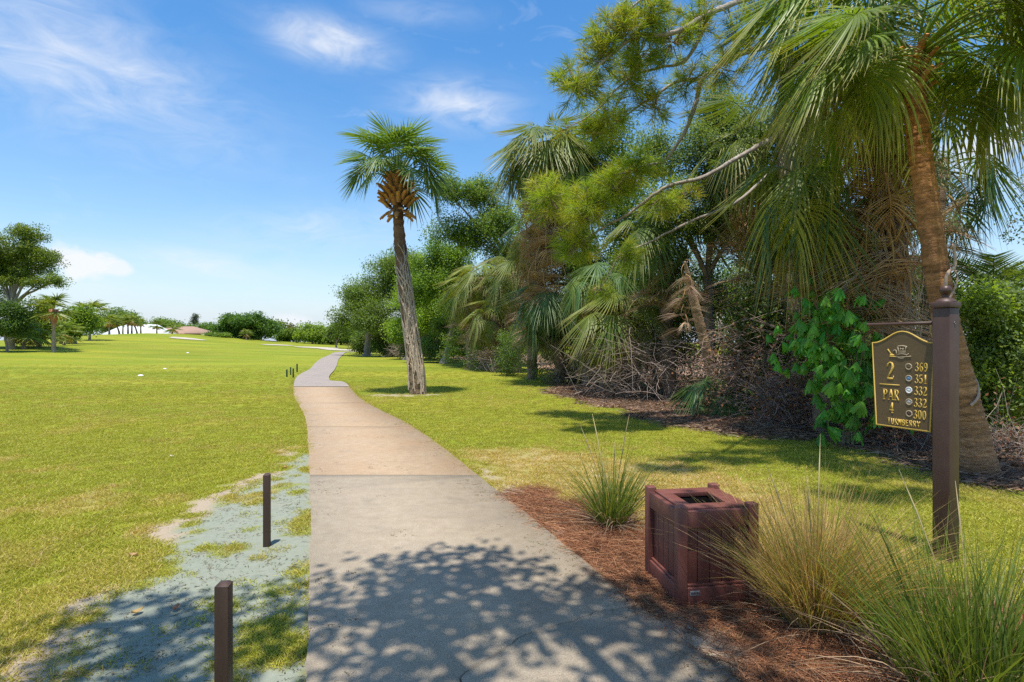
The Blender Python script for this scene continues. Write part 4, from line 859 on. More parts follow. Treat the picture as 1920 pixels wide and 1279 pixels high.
# dark understory that closes the tree line, each its own shrub
us = [(690, 640, 25, 25, 68), (735, 640, 28, 30, 60), (780, 640, 32, 40, 52), (830, 640, 38, 45, 44), (880, 640, 45, 50, 37), (935, 650, 50, 55, 32), (1000, 645, 60, 75, 27), (1070, 640, 70, 80, 24), (1150, 630, 80, 90, 20.5), (1240, 620, 90, 110, 18), (1340, 610, 90, 120, 16.5), (1440, 640, 90, 120, 14.5), (1545, 660, 95, 130, 12.6), (1640, 650, 95, 150, 11.6)]
us += [(850, 610, 55, 70, 52), (960, 600, 70, 80, 40), (1090, 590, 90, 100, 32), (1210, 580, 95, 120, 26), (1330, 570, 100, 130, 22), (1460, 560, 110, 140, 19), (1600, 580, 110, 150, 16), (1700, 620, 80, 130, 14)]
nm = ['far end of the tree line', 'beside the spreading oak', 'behind the lone palm trunk', 'below the olive oak', 'in the dark gap left of the yellowish palms', 'under the yellowish palms', 'under the tallest shaggy palm', 'behind the leaning palm trunk', 'behind the big pile of dead brush', 'behind the palm with narrow fronds', 'behind the leaning palm stub', 'behind the short palm', 'behind the umbrella-leaved shrub', 'behind the vine-hung palm', 'at the back, seen past the mid green tree', 'at the back, seen between the yellowish palms', 'at the back, seen beside the tallest shaggy palm', 'at the back, seen above the big dead brush pile', 'at the back, seen below the grey-green tree', 'at the back, seen past the leaning palm stub', 'at the back, seen above the umbrella-leaved shrub', 'at the back, seen past the vine-hung trunk']
for k, ((px, py, rx, rz, d), s_) in enumerate(zip(us, nm)):
    c_, r_ = lob(px, py, rx, rz, d); sc_ = d / 20
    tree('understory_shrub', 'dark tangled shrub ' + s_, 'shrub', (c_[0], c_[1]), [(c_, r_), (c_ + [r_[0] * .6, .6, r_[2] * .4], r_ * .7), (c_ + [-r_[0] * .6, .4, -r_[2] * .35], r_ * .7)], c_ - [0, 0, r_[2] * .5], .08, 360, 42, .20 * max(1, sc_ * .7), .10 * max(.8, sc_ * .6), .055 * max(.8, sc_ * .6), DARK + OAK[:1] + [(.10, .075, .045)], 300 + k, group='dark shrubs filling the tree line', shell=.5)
# leafy growth at the right edge
tree('broadleaf_shrub', 'glossy leafy shrub beside the flaring orange-brown palm trunk', 'shrub', (8.1, 9.6), [lob(1850, 600, 75, 80, 9.7), lob(1890, 720, 70, 110, 9.4), lob(1835, 760, 40, 90, 9.5), lob(1940, 650, 70, 120, 9.6)], P3(1870, 780, 9.6), .06, 620, 38, .15, .085, .040, OAK + GREYG + LIME[:1], 220, shell=.45)
tree('broadleaf_shrub', 'yellow-green feathery shrub low behind the glossy leafy one', 'shrub', (9.3, 10.6), [lob(1850, 660, 50, 60, 10.6), lob(1900, 640, 60, 60, 10.8), lob(1930, 800, 60, 80, 10.5)], P3(1880, 760, 10.6), .05, 300, 34, .16, .12, .03, LIME, 221, shell=.5)
# feather-leaved palm against the sky at the right
def pinnate(seed, L_=1.9, n=34):
    rg = np.random.default_rng(seed); q = B(); t = np.linspace(0, 1, 14); ang = R(70) * t ** 1.4; st = L_ / 13
    y = np.concatenate([[0], np.cumsum(np.cos(ang[:-1]) * st)]); z = -np.concatenate([[0], np.cumsum(np.sin(ang[:-1]) * st)]); P = np.stack([0 * y, y, z], 1)
    q.tube(P, np.linspace(.02, .004, 14), 5, (.13, .16, .04))
    for s_ in (-1, 1):
        u = np.linspace(.22, .99, n); b_ = np.stack([np.interp(u, t, P[:, j]) for j in range(3)], 1); th = np.interp(u, t, ang)
        fw = np.stack([0 * th, np.cos(th), -np.sin(th)], 1); Dv = fw * .75 + np.array([s_ * 1., 0, 0]) + np.stack([0 * th, np.sin(th), np.cos(th)], 1) * .25 + rg.normal(0, .05, (n, 3))
        q.blades(b_, Dv, np.interp(u, [.2, .5, 1], [.35, .5, .22]) * rg.uniform(.9, 1.1, n), .028, .25, np.array((.085, .125, .030)), np.array((.12, .15, .04)), 3, rg)
    me = q.mesh('feather_frond'); me.materials.append(M_frond); return me
FM['pin'] = [pinnate(1), pinnate(2), pinnate(3)]
fe = thing('feather_palm', 'feather-leaved palm with arching fronds against the sky above the leafy shrub', 'palm tree', (9.7, 11.3, 0))
for k in range(4):
    q = B(); q.tube([(.12 * math.cos(k * 1.6), .12 * math.sin(k * 1.6), -.05), (.16 * math.cos(k * 1.6), .16 * math.sin(k * 1.6), .9), (.25 * math.cos(k * 1.6), .25 * math.sin(k * 1.6), 1.9)], [.06, .05, .045], 8, (.24, .22, .10)); obj('stem', q.mesh('stem', True), M_palmbark, fe)
rg = np.random.default_rng(77)
for k in range(26): put_frond(fe, 'pin', (.25 * math.cos(k * 1.6), .25 * math.sin(k * 1.6), 1.85 + .1 * (k % 3)), k * 2.4, R(rg.uniform(25, 80)), rg.uniform(.85, 1.15), rg)

# ------------------------------------------------------------------ pine reaching over the lawn
b0 = np.array([6.6, 13.0, 0]); pn = thing('pine_tree', 'long-needled pine with grey crooked limbs reaching out over the lawn', 'pine tree', tuple(b0)); rg = np.random.default_rng(88)
L3 = lambda px, py, d: P3(px, py, d) - b0
q = B(); P = dens3(np.array([[0, 0, -.1], [-.1, -.1, 2.5], [-.3, -.3, 5.2], [-.5, -.6, 8.2], [-.6, -.8, 11.5]]), 30); q.tube(P, np.linspace(.24, .10, len(P)), 10, (.22, .165, .125), rough=.06); obj('trunk', q.mesh('trunk', True), M_bark, pn)
limbs = [([L3(1480, 80, 12.3), L3(1430, 92, 11.6), L3(1370, 115, 11.2), L3(1315, 150, 10.9), L3(1300, 200, 10.8), L3(1272, 270, 10.8), L3(1245, 310, 10.9), L3(1195, 322, 11.0), L3(1130, 375, 11.2)], .075),
         ([L3(1470, 250, 12.8), L3(1400, 285, 12.2), L3(1320, 330, 11.8), L3(1240, 355, 11.6), L3(1180, 400, 11.6), L3(1110, 440, 11.8), L3(1070, 480, 12)], .06),
         ([L3(1490, -40, 12.2), L3(1400, 0, 10.8), L3(1330, 30, 10.0), L3(1260, 70, 9.6), L3(1190, 80, 9.4), L3(1110, 140, 9.3), L3(1055, 160, 9.3)], .07),
         ([L3(1400, -10, 10.8), L3(1320, -40, 9.8), L3(1230, -10, 9.3), L3(1160, 40, 9.2)], .05),
         ([L3(1315, 150, 10.9), L3(1270, 150, 10.6), L3(1210, 190, 10.4), L3(1150, 240, 10.3)], .04),
         ([L3(1470, 300, 12.8), L3(1380, 380, 12.2), L3(1290, 420, 12.0), L3(1210, 460, 12), L3(1160, 480, 12)], .045),
         ([L3(1330, 30, 10.0), L3(1290, 110, 10.2), L3(1240, 130, 10.2), L3(1180, 150, 10.2), L3(1130, 200, 10.2)], .04)]
W3 = lambda x, y, z: np.array([x, y, z], float) - b0
limbs += [([W3(6.1, 12.3, 9.4), W3(5.0, 10.2, 9.2), W3(3.9, 8.2, 8.8), W3(2.6, 6.4, 8.3), W3(1.6, 5.6, 8.0)], .07), ([W3(6.1, 12.3, 10.0), W3(5.4, 9.2, 9.8), W3(4.7, 6.6, 9.2), W3(3.6, 4.4, 8.6)], .07)]  # upper limbs out of view, added to cast shadows on the right lawn
tips = []
for pts, r0 in limbs:
    P = dens3(np.array(pts), 8 * (len(pts) - 1)); P = P + np.cumsum(rg.normal(0, .012, P.shape), 0) * .6; q = B(); q.tube(P, np.linspace(r0, .012, len(P)), 7, (.27, .225, .19), rough=.08); obj('limb', q.mesh('limb', True), M_bark, pn)
    for k in range(6, len(P), 2): tips.append((P[k], norm(P[k] - P[k - 3])))
# needle tufts: gathered along the limbs and in measured clumps of foliage
clumps = [(1080, 155, 42, 45, 9.3, 26), (1150, 60, 55, 45, 9.3, 34), (1215, 25, 45, 40, 9.4, 26), (1180, 150, 45, 45, 10.2, 24), (1140, 220, 45, 40, 10.2, 22), (1260, 80, 45, 45, 9.8, 20), (1310, 40, 45, 45, 10, 20), (1060, 240, 20, 20, 10, 3), (1230, 200, 35, 35, 10.4, 12),
          (1030, 370, 60, 42, 11.9, 40), (1100, 385, 55, 38, 11.4, 34), (1195, 315, 50, 35, 11.0, 28), (1150, 345, 40, 35, 11.2, 22), (1085, 455, 48, 35, 11.9, 30), (1240, 370, 40, 35, 11.7, 14), (1170, 480, 40, 25, 12, 12), (1125, 540, 26, 26, 12.2, 8), (1290, 360, 30, 30, 11.9, 8), (1380, 60, 50, 50, 10.6, 14), (1110, 250, 35, 25, 10.3, 8), (1350, 130, 45, 40, 10.8, 16), (1290, 150, 40, 40, 10.6, 14), (1420, 20, 50, 40, 10.8, 14), (1200, 100, 40, 40, 9.6, 16), (1120, 110, 35, 35, 9.4, 14)]
q = B(); tw = B(); NG = np.array([(.170, .250, .028), (.195, .270, .032), (.130, .205, .028), (.23, .25, .040)])
def tuft(p, ax, n, L_, col):
    dv = norm(norm(ax)[None] * .75 + unit(rg, n)); q.blades(np.repeat(p[None], n, 0) + dv * .02 + norm(ax)[None] * rg.uniform(-.1, .04, (n, 1)), dv, L_ * rg.uniform(.7, 1.15, n), .0115, .18, col * rg.uniform(.75, 1.25, (n, 1)), col * (1.25, 1.15, 1.1), 2, rg)
for px, py, rx, ry, d, cnt in clumps:
    hi = py > 290; c0 = L3(px, py, d); k = d / F; near = min(tips, key=lambda t_: np.linalg.norm(t_[0] - c0))
    for i_ in range(int(cnt * 1.6)):
        v = unit(rg, 1)[0] * rg.random() ** .4; p = c0 + v * [rx * k, rx * k * .9, ry * k]; ax = norm(v + [0, -.15, .35]); st_ = c0 + v * .2 * [rx * k, rx * k * .9, ry * k]
        m_ = np.array([st_, (st_ + p) / 2 + [0, 0, -.03], p]); tw.tube(m_, [.010, .008, .006], 4, (.24, .18, .13)); tuft(p, ax, 38, .25 if hi else .22, NG[rg.integers(len(NG))] * (1.0 if hi else .88))
    tw.tube(dens3(np.array([near[0], (near[0] + c0) / 2 + [0, 0, -.05], c0]), 6), np.linspace(.016, .009, 7), 5, (.27, .22, .18))
for cx, cy, cz_, rx, ry, cnt in ((2.5, 6.2, 8.1, .9, .28, 46), (1.7, 5.7, 7.9, .6, .22, 24), (3.6, 7.4, 8.5, .8, .25, 30), (3.6, 4.4, 8.4, .9, .35, 50), (4.4, 5.2, 8.8, .8, .4, 40), (4.9, 6.9, 9.1, .6, .3, 24), (2.9, 6.7, 8.3, .7, .2, 24)):  # unseen overhead tufts, flattened and placed to throw shadow streaks on the grass
    c0 = W3(cx, cy, cz_)
    for i_ in range(cnt):
        v = unit(rg, 1)[0] * rg.random() ** .45; p = c0 + v * [rx, ry, .25]; m_ = np.array([c0 + v * [rx, ry, .25] * .3, p]); tw.tube(m_, [.011, .007], 4, (.24, .18, .13)); tuft(p, norm(v + [0, 0, .3]), 38, .25, NG[rg.integers(len(NG))])
for p, ax in tips[::3]: tuft(p + rg.normal(0, .12, 3), ax, 24, .20, NG[2] * .8)
obj('needles', q.mesh('needles'), M_needle, pn); obj('twigs', tw.mesh('twigs', True), M_bark, pn)['kind'] = 'stuff'

# ------------------------------------------------------------------ umbrella-leaved shrub (drooping compound leaves)
b0 = np.array([5.45, 9.0, 0]); sh = thing('umbrella_shrub', 'bright green shrub with drooping umbrella leaves beside the sign board', 'shrub', tuple(b0))
UL = []
for v in range(4):
    q = B(); rgv = np.random.default_rng(400 + v); n = 11; cc = np.array([(.055, .165, .018), (.070, .190, .022), (.046, .140, .020), (.100, .205, .034)][v])
    P_ = np.array([[0, 0, 0], [0, .10, .05], [0, .20, .04]]); q.tube(P_, [.007, .005, .004], 5, (.12, .16, .04)); hub = P_[-1]
    for i in range(n):
        a = 2 * math.pi * i / n + rgv.normal(0, .08); dn = rgv.uniform(1.7, 2.3); d = norm(np.array([math.cos(a) * .62, math.sin(a) * .62 + .1, .15])); L_ = rgv.uniform(.085, .125); t = np.linspace(0, 1, 6)
        pts = hub + d * (L_ * t)[:, None] + np.array([0, 0, -1.]) * (L_ * dn * t ** 1.4)[:, None]; T = norm(np.gradient(pts, axis=0)); sd = norm(np.cross(T, [0, 0, 1.]) + 1e-6); nr = np.cross(sd, T)
        wd = np.array([.010, .030, .048, .054, .052, .026]); V = np.concatenate([pts + sd * (wd * .5)[:, None] - nr * wd[:, None] * .15, pts + nr * .0, pts - sd * (wd * .5)[:, None] - nr * wd[:, None] * .15])
        F4 = [(r_, r_ + 1, 6 + r_ + 1, 6 + r_) for r_ in range(5)] + [(6 + r_, 7 + r_, 13 + r_, 12 + r_) for r_ in range(5)]; q.add(V, None, F4, cc * rgv.uniform(.8, 1.25))
    me = q.mesh('leaf', True); me.materials.append(M_frond); UL.append(me)
rg = np.random.default_rng(99)
for k in range(7):
    e_ = np.array([rg.uniform(-.6, .7), rg.uniform(-.5, .4), rg.uniform(1.2, 2.2)]); q = B(); q.tube(dens3(np.array([[rg.normal(0, .05), rg.normal(0, .05), -.05], e_ * [.35, .35, .5], e_]), 10), np.linspace(.022, .010, 11), 6, (.20, .17, .10)); obj('stem', q.mesh('stem', True), M_bark, sh)
pts_ = []
for px, py, d in [(1560, 590, 8.5), (1525, 600, 8.6), (1600, 590, 8.6), (1510, 640, 8.4), (1545, 640, 8.3), (1590, 635, 8.2), (1625, 640, 8.6), (1500, 680, 8.4), (1535, 690, 8.3), (1575, 680, 8.2), (1615, 690, 8.3), (1640, 660, 8.7), (1560, 725, 8.3), (1595, 735, 8.2), (1630, 730, 8.3), (1575, 760, 8.3), (1610, 770, 8.2), (1640, 780, 8.4), (1545, 770, 8.5), (1590, 790, 8.4), (1540, 585, 8.8), (1580, 580, 8.9), (1618, 600, 8.9), (1650, 700, 8.8), (1655, 750, 8.8), (1490, 650, 8.7), (1520, 565, 9.0), (1630, 565, 9.2)]:
    for j_ in range(9):
        p_ = P3(px + rg.normal(0, 19), py + rg.normal(0, 19) - 14, d + rg.normal(0, .14) + .10 * j_) - b0; o_ = obj('leaf', UL[int(rg.integers(4))], None, sh, tuple(p_), (R(rg.normal(-12, 14)), R(rg.normal(0, 14)), R(rg.uniform(120, 260) + (180 if j_ % 2 else 0))), rg.uniform(.6, 1.15))

# ------------------------------------------------------------------ dead brush
def brush(label, cpx, cpy, d, rx, rz, n, seed, col=(.25, .195, .16), leafc=None, ry=None, group='dead brush along the tree line'):
    rg = np.random.default_rng(seed); c_, r_ = lob(cpx, cpy, rx, rz, d, ry); b_ = np.array([c_[0], c_[1], 0]); root = thing('brush_pile', label, 'brush', tuple(b_), group=group); c_ = c_ - b_
    q = B(); leafP = []
    for i in range(n):
        p0 = c_ + unit(rg, 1)[0] * r_ * rg.random() ** .5; p0[2] = abs(p0[2]) * .9 + .02; a = rg.uniform(0, 6.28); el_ = rg.normal(.25, .5); L_ = rg.uniform(.5, 1.9) * (d / 16) ** .4
        v = np.array([math.cos(a) * math.cos(el_), math.sin(a) * math.cos(el_), math.sin(el_)]); k = 6; t = np.linspace(0, 1, k)[:, None]
        P = p0 + v * L_ * (t - .3) + np.array([0, 0, -1.]) * L_ * rg.uniform(-.1, .5) * t ** 2 + np.cumsum(rg.normal(0, .035, (k, 3)), 0); P[:, 2] = np.abs(P[:, 2]) + .005
        q.tube(P, np.linspace(1, .35, k) * rg.uniform(.004, .011) * (d / 14) ** .6, 3, np.array(col) * rg.uniform(.55, 1.35), cap=False, rg=rg); leafP.append(P[rg.integers(k)])
    obj('twigs', q.mesh('twigs'), M_twig, root)['kind'] = 'stuff'
    if leafc is not None:
        P = np.repeat(np.array(leafP), 3, 0) + rg.normal(0, .07, (3 * n, 3)); P[:, 2] = np.maximum(P[:, 2], .02); q = B(); q.leaves(P, unit(rg, len(P)) + [0, 0, -.5], unit(rg, len(P)), .09 * (d / 12) ** .6, .045 * (d / 12) ** .6, np.asarray(leafc)[rg.integers(len(leafc), size=len(P))] * rg.uniform(.7, 1.2, (len(P), 1))); obj('dead_leaves', q.mesh('dead_leaves'), M_dead, root)
DL = [(.20, .085, .045), (.26, .15, .09), (.16, .07, .04), (.10, .11, .04)]
brush('big grey tangle of dead branches below the young palm', 1200, 680, 16.2, 120, 85, 620, 501)
brush('dead brush with reddish leaves under the short palm', 1410, 690, 13.0, 110, 130, 560, 502, (.24, .17, .14), DL)
brush('dead brush spilling out left of the umbrella-leaved shrub', 1480, 740, 10.9, 70, 60, 300, 503, (.23, .17, .15), DL)
brush('pinkish grey brush heap at the foot of the yellowish palms', 935, 665, 31.0, 38, 28, 300, 504, (.34, .26, .22))
brush('low dark brush at the foot of the leaning palm trunk', 1080, 690, 22.0, 60, 40, 260, 505, (.22, .18, .13), [(.08, .10, .03), (.12, .10, .05)])
brush('twiggy dead brush between the vine-hung palm and the sign post', 1690, 800, 8.8, 60, 60, 300, 506, (.24, .18, .15), DL[:2])
brush('dry twigs and vines at the foot of the glossy leafy shrub', 1890, 850, 8.3, 60, 45, 260, 507, (.27, .21, .17), DL)
brush('thin brush at the base of the spreading oak', 760, 655, 55, 30, 10, 160, 508, (.26, .2, .16))

# ------------------------------------------------------------------ ornamental grass clumps by the path
def clump(label, x, y, n, h, rad, cols, dead, seed, wd=.006, stalks=0, lean=.55, bend=.5):
    rg = np.random.default_rng(seed); root = thing('grass_clump', label, 'grass clump', (x, y, float(ground_z(x, y))), group='ornamental grass clumps beside the path'); q = B()
    a = rg.uniform(0, 6.28, n); r_ = rad * rg.random(n) ** .6; P = np.stack([np.cos(a) * r_, np.sin(a) * r_, np.zeros(n)], 1); tl = lean * (r_ / rad) + rg.normal(0, .16, n); a2 = a + rg.normal(0, .5, n)
    Dv = np.stack([np.cos(a2) * tl, np.sin(a2) * tl, np.ones(n)], 1); cols = np.asarray(cols); c_ = cols[rg.integers(len(cols), size=n)] * rg.uniform(.75, 1.25, (n, 1))
    q.blades(P, Dv, h * rg.uniform(.45, 1.1, n), wd * rg.uniform(.6, 1.2, n), np.abs(rg.normal(bend, bend * .5, n)), c_, c_ * (1.25, 1.1, 1.0), 5, rg); obj('blades', q.mesh('blades'), M_blade, root)
    m_ = dead; a = rg.uniform(0, 6.28, m_); r_ = rad * (.4 + .7 * rg.random(m_)); P = np.stack([np.cos(a) * r_, np.sin(a) * r_, np.full(m_, .01)], 1); Dv = np.stack([np.cos(a) * 1.2, np.sin(a) * 1.2, rg.uniform(.4, 2.6, m_)], 1) + rg.normal(0, .55, (m_, 3)) * [1, 1, 0]
    q = B(); q.blades(P, Dv, h * rg.uniform(.35, .85, m_), wd * .8, rg.uniform(.2, .8, m_), np.array((.20, .15, .095)) * rg.uniform(.5, 1.3, (m_, 1)), None, 5, rg); obj('dry_blades', q.mesh('dry_blades'), M_dead, root)
    for k in range(stalks):
        a_ = rg.uniform(0, 6.28); L_ = h * rg.uniform(.95, 1.3); v = np.array([math.cos(a_) * .22, math.sin(a_) * .22, 1.]); t = np.linspace(0, 1, 6)[:, None]; P_ = v * L_ * t + np.array([math.cos(a_), math.sin(a_), -.3]) * .08 * t ** 2
        q = B(); q.tube(P_, [.003, .003, .0025, .002, .005, .001], 4, (.36, .30, .16)); obj('seed_stalk', q.mesh('seed_stalk'), M_dead, root)
    return root
GG = [(.105, .165, .028), (.135, .190, .034), (.085, .140, .034), (.18, .20, .05)]; GO = [(.23, .205, .06), (.32, .24, .11), (.18, .20, .052), (.38, .28, .155)]
x_, y_ = G(1147, 985); clump('upright green grass clump between the path and the litter bin, sparse tall blades', x_, y_, 420, .86, .11, GG, 170, 601, .0075, 5, .50, .22)
x_, y_ = G(1530, 1165); clump('straw-coloured bushy grass clump leaning against the litter bin', x_, y_, 2000, .98, .20, GO, 260, 602, .0058, 3, .46, .30)
x_, y_ = G(1830, 1300); clump('dense bright green grass clump at the foot of the sign', x_, y_, 1050, .88, .30, GG, 260, 603, .0090, 4, .46, .20)
# the thicket goes on to the right of the view: copies of two of its shrubs
srcs = [o for o in C.objects if o.name.startswith('understory_shrub')][-4:-2]
for k, (x_, y_, s_, lab) in enumerate(((11.2, 10.2, .8, 'dark shrub where the thicket goes on beyond the glossy leafy shrub'), (12.6, 7.6, .7, 'low dark shrub at the far corner of the thicket past the sign'), (13.4, 11.5, .95, 'tall dark shrub at the back, past the feather-leaved palm'), (15.6, 9.0, .9, 'dark shrub ending the thicket past the sign'), (16.5, 13.5, 1.0, 'large dark shrub behind the end of the thicket'))):
    r0 = srcs[k % 2]; r_ = r0.copy(); C.objects.link(r_); r_.location = (x_, y_, 0); r_.rotation_euler = (0, 0, 1.3 * k); r_.scale = (s_,) * 3; r_['label'] = lab
    for ch in list(r0.children): c_ = ch.copy(); C.objects.link(c_); c_.parent = r_
# ------------------------------------------------------------------ shade tree behind the camera (its shadow falls across the path)
def box_lobe(x, y, z, rx, ry, rz): return (np.array([x, y, z], float), np.array([rx, ry, rz], float))
tree('oak_tree', 'broad shade tree overhanging the near path, throwing dappled shade on the concrete', 'tree', (3.4, -4.2),
     [box_lobe(-2.4, 1.7, 7.0, 1.0, .9, .6), box_lobe(-1.2, 1.9, 7.2, 1.0, .9, .6), box_lobe(-.1, 2.0, 7.2, .85, .9, .6), box_lobe(.6, 1.5, 7.2, .65, .9, .6), box_lobe(-1.4, .1, 7.4, 1.3, 1.0, .7), box_lobe(.1, .1, 7.4, 1.0, 1.0, .7), box_lobe(-2.9, -.4, 7.5, 1.0, 1.0, .7), box_lobe(1.2, -1.6, 7.8, 1.4, 1.0, .9), box_lobe(3.2, -3.4, 8.0, 2.0, 1.6, 1.), box_lobe(.0, -3.5, 8.0, 2.2, 1.6, 1.)],
     (3.0, -3.9, 4.2), .3, 430, 36, .27, .13, .075, OAK, 700, shell=.5)

# ------------------------------------------------------------------ lawn, straw and litter scattered on the ground
def clump_lib(name, makers, mat):
    col_ = bpy.data.collections.new(name)
    for i_, f_ in enumerate(makers):
        q = B(); f_(q, np.random.default_rng(800 + i_)); me = q.mesh(name + '_piece'); me.materials.append(mat); o_ = bpy.data.objects.new(name + '_piece', me); col_.objects.link(o_)
    return col_
def tintmat(name, trans, rough=.55):
    m, t, b = newmat(name); a = t.attr('col').outputs['Color']; ti = t.attr('tint', 'INSTANCER').outputs['Color']
    c = t.mix(1.0, a, ti, 'MULTIPLY'); t.l.new(c, b.inputs['Base Color']); b.inputs['Roughness'].default_value = rough; b.inputs['Specular IOR Level'].default_value = .25
    tr = t.new('ShaderNodeBsdfTranslucent'); t.l.new(t.mix(1.0, c, (1.2, 1.15, .5), 'MULTIPLY'), tr.inputs[0]); mx = t.new('ShaderNodeMixShader'); mx.inputs[0].default_value = trans
    t.l.new(b.outputs[0], mx.inputs[1]); t.l.new(tr.outputs[0], mx.inputs[2]); t.l.new(mx.outputs[0], t.n['Material Output'].inputs[0]); return m
def scatter(name, label, cat, P, tint, scl, coll, seed):
    rg = np.random.default_rng(seed); n = len(P); me = bpy.data.meshes.new(name); me.vertices.add(n); me.vertices.foreach_set('co', np.asarray(P, np.float32).ravel())
    a = me.attributes.new('tint', 'FLOAT_COLOR', 'POINT'); cc = np.ones((n, 4), np.float32); cc[:, :3] = tint; a.data.foreach_set('color', cc.ravel())
    me.attributes.new('scl', 'FLOAT', 'POINT').data.foreach_set('value', np.asarray(scl, np.float32)); me.attributes.new('yaw', 'FLOAT', 'POINT').data.foreach_set('value', rg.uniform(0, 6.28, n).astype(np.float32))
    me.attributes.new('pick', 'INT', 'POINT').data.foreach_set('value', rg.integers(0, len(coll.objects), n).astype(np.int32))
    o_ = obj(name, me); o_['kind'] = 'stuff'; o_['label'] = label; o_['category'] = cat
    ng = bpy.data.node_groups.new(name, 'GeometryNodeTree'); ng.interface.new_socket('Geometry', in_out='INPUT', socket_type='NodeSocketGeometry'); ng.interface.new_socket('Geometry', in_out='OUTPUT', socket_type='NodeSocketGeometry')
    N = ng.nodes; Lk = ng.links; gi = N.new('NodeGroupInput'); go = N.new('NodeGroupOutput'); ip = N.new('GeometryNodeInstanceOnPoints'); ci = N.new('GeometryNodeCollectionInfo'); ci.inputs['Collection'].default_value = coll; ci.inputs['Separate Children'].default_value = True; ci.inputs['Reset Children'].default_value = True
    def na(nm_, tp):
        x = N.new('GeometryNodeInputNamedAttribute'); x.data_type = tp; x.inputs['Name'].default_value = nm_; return x.outputs['Attribute']
    cx = N.new('ShaderNodeCombineXYZ'); Lk.new(na('yaw', 'FLOAT'), cx.inputs[2]); Lk.new(gi.outputs[0], ip.inputs['Points']); Lk.new(ci.outputs[0], ip.inputs['Instance']); ip.inputs['Pick Instance'].default_value = True
    Lk.new(na('pick', 'INT'), ip.inputs['Instance Index']); Lk.new(cx.outputs[0], ip.inputs['Rotation']); cs = N.new('ShaderNodeCombineXYZ'); s_ = na('scl', 'FLOAT')
    for k in range(3): Lk.new(s_, cs.inputs[k])
    Lk.new(cs.outputs[0], ip.inputs['Scale']); Lk.new(ip.outputs[0], go.inputs[0]); o_.modifiers.new('scatter', 'NODES').node_group = ng; return o_
def turf(q, rg, n=52, rad=.085, h=.046):
    a = rg.uniform(0, 6.28, n); r_ = rad * np.sqrt(rg.random(n)); P = np.stack([np.cos(a) * r_, np.sin(a) * r_, np.full(n, -.006)], 1); Dv = np.stack([rg.normal(0, .55, n), rg.normal(0, .55, n), np.ones(n)], 1)
    c_ = np.array([(.380, .372, .042), (.290, .318, .034), (.450, .410, .062), (.48, .39, .12)])[rg.choice(4, n, p=[.4, .3, .2, .1])] * rg.uniform(.8, 1.2, (n, 1)); q.blades(P, Dv, h * rg.uniform(.5, 1.2, n), .0058, .35, c_, c_ * 1.15, 2, rg)
def straw(q, rg, n=46, rad=.13):
    a = rg.uniform(0, 6.28, n); r_ = rad * np.sqrt(rg.random(n)); P = np.stack([np.cos(a) * r_, np.sin(a) * r_, rg.uniform(.002, .022, n)], 1); b_ = rg.uniform(0, 6.28, n); Dv = np.stack([np.cos(b_), np.sin(b_), rg.normal(0, .12, n)], 1)
    c_ = np.array([(.32, .135, .060), (.24, .095, .045), (.38, .20, .10), (.16, .075, .045)])[rg.integers(4, size=n)] * rg.uniform(.7, 1.2, (n, 1)); q.blades(P, Dv, rg.uniform(.08, .18, n), .0032, .12, c_, None, 2, rg)
def litter(q, rg, n=26, rad=.2):
    a = rg.uniform(0, 6.28, n); r_ = rad * np.sqrt(rg.random(n)); P = np.stack([np.cos(a) * r_, np.sin(a) * r_, rg.uniform(.004, .03, n)], 1); b_ = rg.uniform(0, 6.28, n); c_ = np.array([(.30, .18, .11), (.22, .12, .07), (.38, .27, .18), (.16, .10, .07)])[rg.integers(4, size=n)] * rg.uniform(.7, 1.2, (n, 1))
    q.leaves(P[:14], np.stack([np.cos(b_), np.sin(b_), rg.normal(0, .2, n)], 1)[:14], norm(rg.normal(0, .35, (14, 3)) + [0, 0, 1]), .07, .035, c_[:14]); q.blades(P, np.stack([np.cos(b_), np.sin(b_), rg.normal(.05, .12, n)], 1), rg.uniform(.12, .34, n), .006, .1, c_, None, 3, rg)
CT = clump_lib('turf', [turf] * 5, tintmat('turf_blade', .3)); CS = clump_lib('straw', [straw] * 4, tintmat('straw_needle', .05, .8)); CL = clump_lib('litter', [litter] * 4, tintmat('litter_bit', .05, .8))
rg = np.random.default_rng(900)
def pts_in(n, ymax, margin, ymin=1.9, p=1.0):
    d = ymin + (ymax - ymin) * rg.random(n) ** p; x = (rg.random(n) * 2 - 1) * (d * .925 + margin); return x, d
def gz(x, y): return ground_z(x, y) + .02 * (fbm(x, y, 1.3) - .5)
x, y = pts_in(90000, 38, .9, p=1.75); mk_ = masks(x, y)
cover = (1 - mk_['path']) * (1 - np.clip(mk_['litter'] * 1.1, 0, 1)) * (1 - np.clip(mk_['mulch'] * 1.15, 0, .985)) * (1 - np.clip(mk_['blue'] * 1.1, 0, .985)) * (1 - mk_['sand'] * .92) * (1 - .45 * mk_['dry'])
sd_path = poly_sd(np.stack([x, y], 1), PATH); cover = cover * (sd_path < -.015)
for E_, sg_n in ((ELd, -1), (ERd, 1)):
    e_ = E_[(E_[:, 1] > 7.0) & (E_[:, 1] < 24)]; n_e = 900; k_e = rg.random(n_e) * (len(e_) - 1); i_e = k_e.astype(int); p_e = e_[i_e] + (e_[np.minimum(i_e + 1, len(e_) - 1)] - e_[i_e]) * (k_e - i_e)[:, None]
    x = np.concatenate([x, p_e[:, 0] + sg_n * rg.uniform(-.03, .09, n_e)]); y = np.concatenate([y, p_e[:, 1]])
mk2 = masks(x[len(cover):], y[len(cover):]); mk_ = {k: np.concatenate([mk_[k], mk2[k]]) for k in mk_}; cover = np.concatenate([cover, .9 * (1 - np.clip(mk2['blue'] + mk2['mulch'], 0, 1))])
